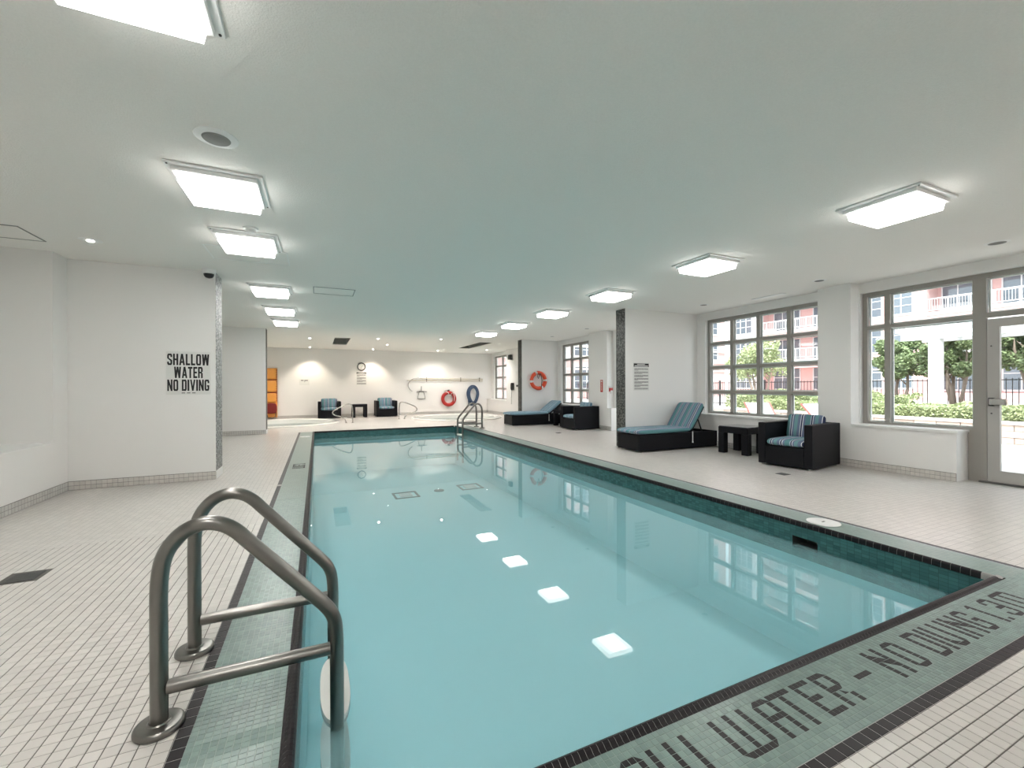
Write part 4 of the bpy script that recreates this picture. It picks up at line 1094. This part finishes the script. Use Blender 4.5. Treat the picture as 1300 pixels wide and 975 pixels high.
# iron fence
fx = 18.8
t = thing('iron_fence', 'black iron picket fence behind the hedges', 'fence', (fx, 0, .18))
for k in range(12): MB().box(-.035, .035, -6+k*2.4-.035, -6+k*2.4+.035, 0, 1.28).build('post', m_iron, t)
m = MB(); m.box(-.015,.015,-6,20.4,.12,.15); m.box(-.015,.015,-6,20.4,1.15,1.18); m.build('rail', m_iron, t)
m = MB(); y = -6
while y < 20.4: m.box(-.008,.008,y-.008,y+.008,.05,1.22); y += .13
stuff(m.build('picket_row', m_iron, t))
t = thing('iron_fence', 'long dark fence before the pink buildings, seen through the gridded windows', 'fence', (18.5, 20.4, .18))
for k in range(4): MB().box(-.035, .035, k*2.2-.035, k*2.2+.035, 0, 1.3).build('post', m_iron, t)
m = MB(); m.box(-.015,.015,0,8,.12,.15); m.box(-.015,.015,0,8,1.15,1.18); m.build('rail', m_iron, t)
m = MB(); y = 0
while y < 8: m.box(-.009,.009,y-.009,y+.009,.05,1.22); y += .15
stuff(m.build('picket_row', m_iron, t))
def tree(x, y, z0, trunk_h, crown, label, n=5000, mat_=None, stems=3, ls=.10):
    t = thing('tree', label, 'tree', (x, y, z0)); cx_, cy_, cz_, rx, ry, rz_ = crown
    for k in range(stems):
        a = 2*PI*k/stems + random.random(); e = Vector((cx_+rx*.45*math.cos(a), cy_+ry*.45*math.sin(a), cz_))
        b = Vector((.05*math.cos(a), .05*math.sin(a), 0)); md = b.lerp(e, .45) + Vector((.12*math.sin(a*3), .12*math.cos(a*2), .0))
        MB().tube([b, md, e, e+Vector((0,0,rz_*.4))], [.055,.042,.03,.01], 7).build('trunk', m_bark, t, True)
        for q in range(3):
            a2 = random.uniform(0, 2*PI); s0 = md.lerp(e, random.uniform(.1,.8)); e2 = s0 + Vector((.55*rx*math.cos(a2), .55*ry*math.sin(a2), rz_*.6))
            MB().tube([s0, s0.lerp(e2,.5)+Vector((0,0,.05)), e2], [.022,.015,.006], 5).build('branch', m_bark, t, True)
    cl = [(cx_+random.uniform(-.75,.75)*rx, cy_+random.uniform(-.72,.72)*ry, cz_+rz_*random.uniform(-.6,.95), random.uniform(.25,.45)) for _ in range(26)]
    mb = MB()
    def pt():
        c = random.choice(cl); v = Vector((random.gauss(0,1), random.gauss(0,1), random.gauss(0,.75))).normalized()*c[3]*(random.random()**.35)*max(rx,ry)*.9
        return (c[0]+v.x, c[1]+v.y, c[2]+v.z)
    leaves(mb, n, pt, ls); stuff(mb.build('foliage', mat_ or m_leaf, t))
tree(17.3, 6.15, .3, 1.4, (0,0,1.75, .72,.78,.72), 'leafy green tree with pale branching stems right of the pergola post', 15000, stems=5, ls=.055)
tree(17.3, 7.55, .3, 1.4, (0,0,1.65, .7,.72,.66), 'leafy green tree left of the pergola post', 11000, stems=3, ls=.055)
tree(17.3, 4.6, .3, 1.4, (0,0,1.85, .7,.85,.85), 'leafy green tree seen through the glass door', 12000, stems=4, ls=.055)
tree(17.2, 12.4, .2, 1.4, (0,0,2.0, .8,1.3,.75), 'small pale leaved tree seen through the large gridded window', 6500, m_leaf2, 3, .06)

# pergola
t = thing('pergola', 'white timber pergola with square posts over the patio garden', 'pergola', (15.0, 5.72, .0))
for x, y in ((0,0),(0,-4.0),(1.1,-4.0)):
    MB().bbox(x-.12, x+.12, y-.12, y+.12, .1, 2.42, .01).build('post', m_bwhite, t)
MB().box(-.07, .07, -4.6, .7, 2.42, 2.60).build('beam', m_bwhite, t); MB().box(1.03, 1.17, -4.6, .7, 2.42, 2.60).build('beam', m_bwhite, t)
for k in range(14): MB().box(-.6, 1.35, -4.5+k*.39, -4.45+k*.39, 2.60, 2.74).build('rafter', m_bwhite, t)
for k in range(5): MB().box(-.5+k*.42, -.46+k*.42, -4.7, .8, 2.74, 2.79).build('lath', m_bwhite, t)
# patio chairs outside the large window
def patio_seat(x, y, rz, label, trim):
    t = thing('patio_lounger', label, 'lounger', (x, y, -.02), rz)
    prof_ = [(0,.34),(.7,.30),(1.0,.36),(1.45,.78)]
    m = MB()
    for (x0,z0),(x1,z1) in zip(prof_, prof_[1:]): m.add([(x0,-.28,z0),(x1,-.28,z1),(x1,.28,z1),(x0,.28,z0),(x0,-.28,z0-.03),(x1,-.28,z1-.03),(x1,.28,z1-.03),(x0,.28,z0-.03)],[(0,1,2,3),(7,6,5,4),(0,4,5,1),(2,6,7,3),(1,5,6,2),(3,7,4,0)])
    m.build('sling', m_bwhite, t)
    for s in (-.3,.3):
        MB().tube([(a, s, b) for a, b in prof_], .022, 8).build('side_rail', trim, t)
        MB().tube([(.15,s,.33),(.1,s,.0)], .016, 6).build('leg', m_bwhite, t); MB().tube([(1.05,s,.37),(1.15,s,.0)], .016, 6).build('leg', m_bwhite, t)
patio_seat(9.6, 6.2, math.radians(60), 'white patio lounger with red rails outside the large window', m_pred)
patio_seat(10.3, 4.9, math.radians(75), 'white patio lounger with red rails, right-hand one outside the large window', m_pred)
patio_seat(10.2, 8.6, math.radians(95), 'white patio lounger with dark rails outside the large window, leftmost', m_dark)

# ---- apartment block across the courtyard
F, SH, Z0 = 36.0, 2.5, .9
NST = 10
bd = thing('apartment_building', 'pink stucco apartment block with white windows and recessed balconies', 'building', (F, 0, 0))
REC = [(6.0, 14.2), (19.2, 25.9), (-8, 0.5)]
Ya, Yb = -22.0, 28.95
wm_ = MB(); wm_.box(1.5, 4, Ya, Yb, -1, Z0+NST*SH+1)
solid = []; cur = Ya
for a, b in sorted(REC): solid.append((cur, a)); cur = b
solid.append((cur, Yb))
for a, b in solid: wm_.box(0, 1.5, a, b, -1, Z0+NST*SH+1)
for a, b in REC:
    for k in range(1, NST): wm_.box(0, 1.5, a, b, Z0+k*SH-.75, Z0+k*SH-.22)
    wm_.box(0, 1.5, a, b, -1, Z0-.2)
wm_.build('wall', m_brick, bd)
st_ = MB()
for k in range(1, NST):
    for a, b in REC: st_.box(-.06, 1.5, a, b, Z0+k*SH-.22, Z0+k*SH-.02)
for k in (1, 3, 6): st_.box(-.05, 0, Ya, 14.2 if 0 else Ya+.1, 0, .1)
st_.build('floor_slab', m_bwhite, bd)
sb = MB()
for z in (Z0+SH-.55,): 
    for a, b in solid: sb.box(-.06, 0, a, b, z, z+.16); sb.box(-.04, 0, a, b, z-.6, z-.5)
sb.build('stone_band', m_stone, bd)
def win_proto(w_, h, cols, rows, depth=.06):
    m = MB(); t_ = .07
    m.box(-depth, .0, -w_/2-t_, -w_/2, -t_, h+t_); m.box(-depth, 0, w_/2, w_/2+t_, -t_, h+t_); m.box(-depth, 0, -w_/2, w_/2, -t_*1.8, 0); m.box(-depth, 0, -w_/2, w_/2, h, h+t_)
    for i in range(1, cols): y = -w_/2+w_*i/cols; m.box(-depth*.9, 0, y-.03, y+.03, 0, h)
    for j in range(1, rows): z = h*j/rows; m.box(-depth*.8, 0, -w_/2, w_/2, z-.025, z+.025)
    g = MB().box(-.02, .0, -w_/2, w_/2, 0, h); a = m.mesh('window'); a.materials.append(m_bwhite); b = g.mesh('pane'); b.materials.append(m_bpane)
    return a, b
def put_win(pr_, parent, loc, rz=0):
    o = link('window', pr_[0], parent, loc, rz); link('pane', pr_[1], o)
wA = win_proto(1.15, 1.6, 2, 3); wB = win_proto(2.2, 1.95, 3, 2); wC = win_proto(1.7, 1.7, 3, 3)
rl = MB(); rl.box(-.03, .03, -4.1, 4.1, .80, .86); rl.box(-.03,.03,-4.1,4.1,.08,.13)
for k in range(9): rl.box(-.03,.03,-4.1+k*1.02,-4.04+k*1.02,0,.86)
for k in range(64): rl.box(-.008,.008,-4.1+k*.13,-4.085+k*.13,.1,.84)
RAIL = rl.mesh('balcony_rail'); RAIL.materials.append(m_bwhite)
for s in range(NST):
    z = Z0+s*SH
    for yy in (15.5, 17.2, 4.9, 2.2, -10, -12.5, -15, -17.5, -20): put_win(wA, bd, (0, yy, z+.12))
    put_win(wC, bd, (-.0, 27.3, z+.1))
    for a, b in REC:
        n = 3 if b-a > 7.5 else 2
        for k in range(n): put_win(wB, bd, (1.5, a+(k+.5)*(b-a)/n, z+.0))
        if s:
            o = link('balcony_rail', RAIL, bd, (.03, (a+b)/2, z)); o.scale = (1, (b-a)/8.25, 1)
# projecting white bay
MB().box(-.28, -.0, 26.0, 26.3, -1, Z0+NST*SH).build('pilaster', m_bwhite, bd); MB().box(-.28, 0, 28.3, 28.6, -1, Z0+NST*SH).build('pilaster', m_bwhite, bd)
for s in range(1, NST): MB().box(-.25, 0, 26.3, 28.3, Z0+s*SH-.55, Z0+s*SH-.02).build('spandrel', m_bwhite, bd)
# wing
b2_ = thing('apartment_wing', 'pink stucco wing with pale stone bands at the end of the courtyard', 'building', (0, 29.0, 0))
wm_ = MB(); wm_.box(9, 35.65, 0, 3, -1, Z0+NST*SH+1); wm_.build('wall', m_brick, b2_)
sb = MB()
for s in (1,): sb.box(9, 35.6, -.12, 0, Z0+s*SH-.1, Z0+s*SH+.25); sb.box(9, 35.6, -.08, 0, Z0+s*SH-.9, Z0+s*SH-.75); sb.box(9,35.6,-.1,0,Z0+s*SH+.9,Z0+s*SH+1.1)
sb.build('stone_band', m_stone, b2_)
for s in range(NST):
    for k in range(9):
        if s == 0 and k > 4: continue
        put_win(wC if k % 2 else wA, b2_, (10.8+k*2.9, 0, Z0+s*SH+.15), PI/2)
for s in range(1, NST):
    for k in (0, 2):
        r_ = MB(); x0 = 9.6+k*2.9; r_.box(x0, x0+2.6, -.9, -.86, .8, .86); r_.box(x0, x0+2.6, -.9, 0, -.12, 0)
        for q in range(20): r_.box(x0+q*.135, x0+q*.135+.02, -.89, -.87, 0, .8)
        r_.build('balcony', m_bwhite, b2_, loc=(0, 0, Z0+s*SH))
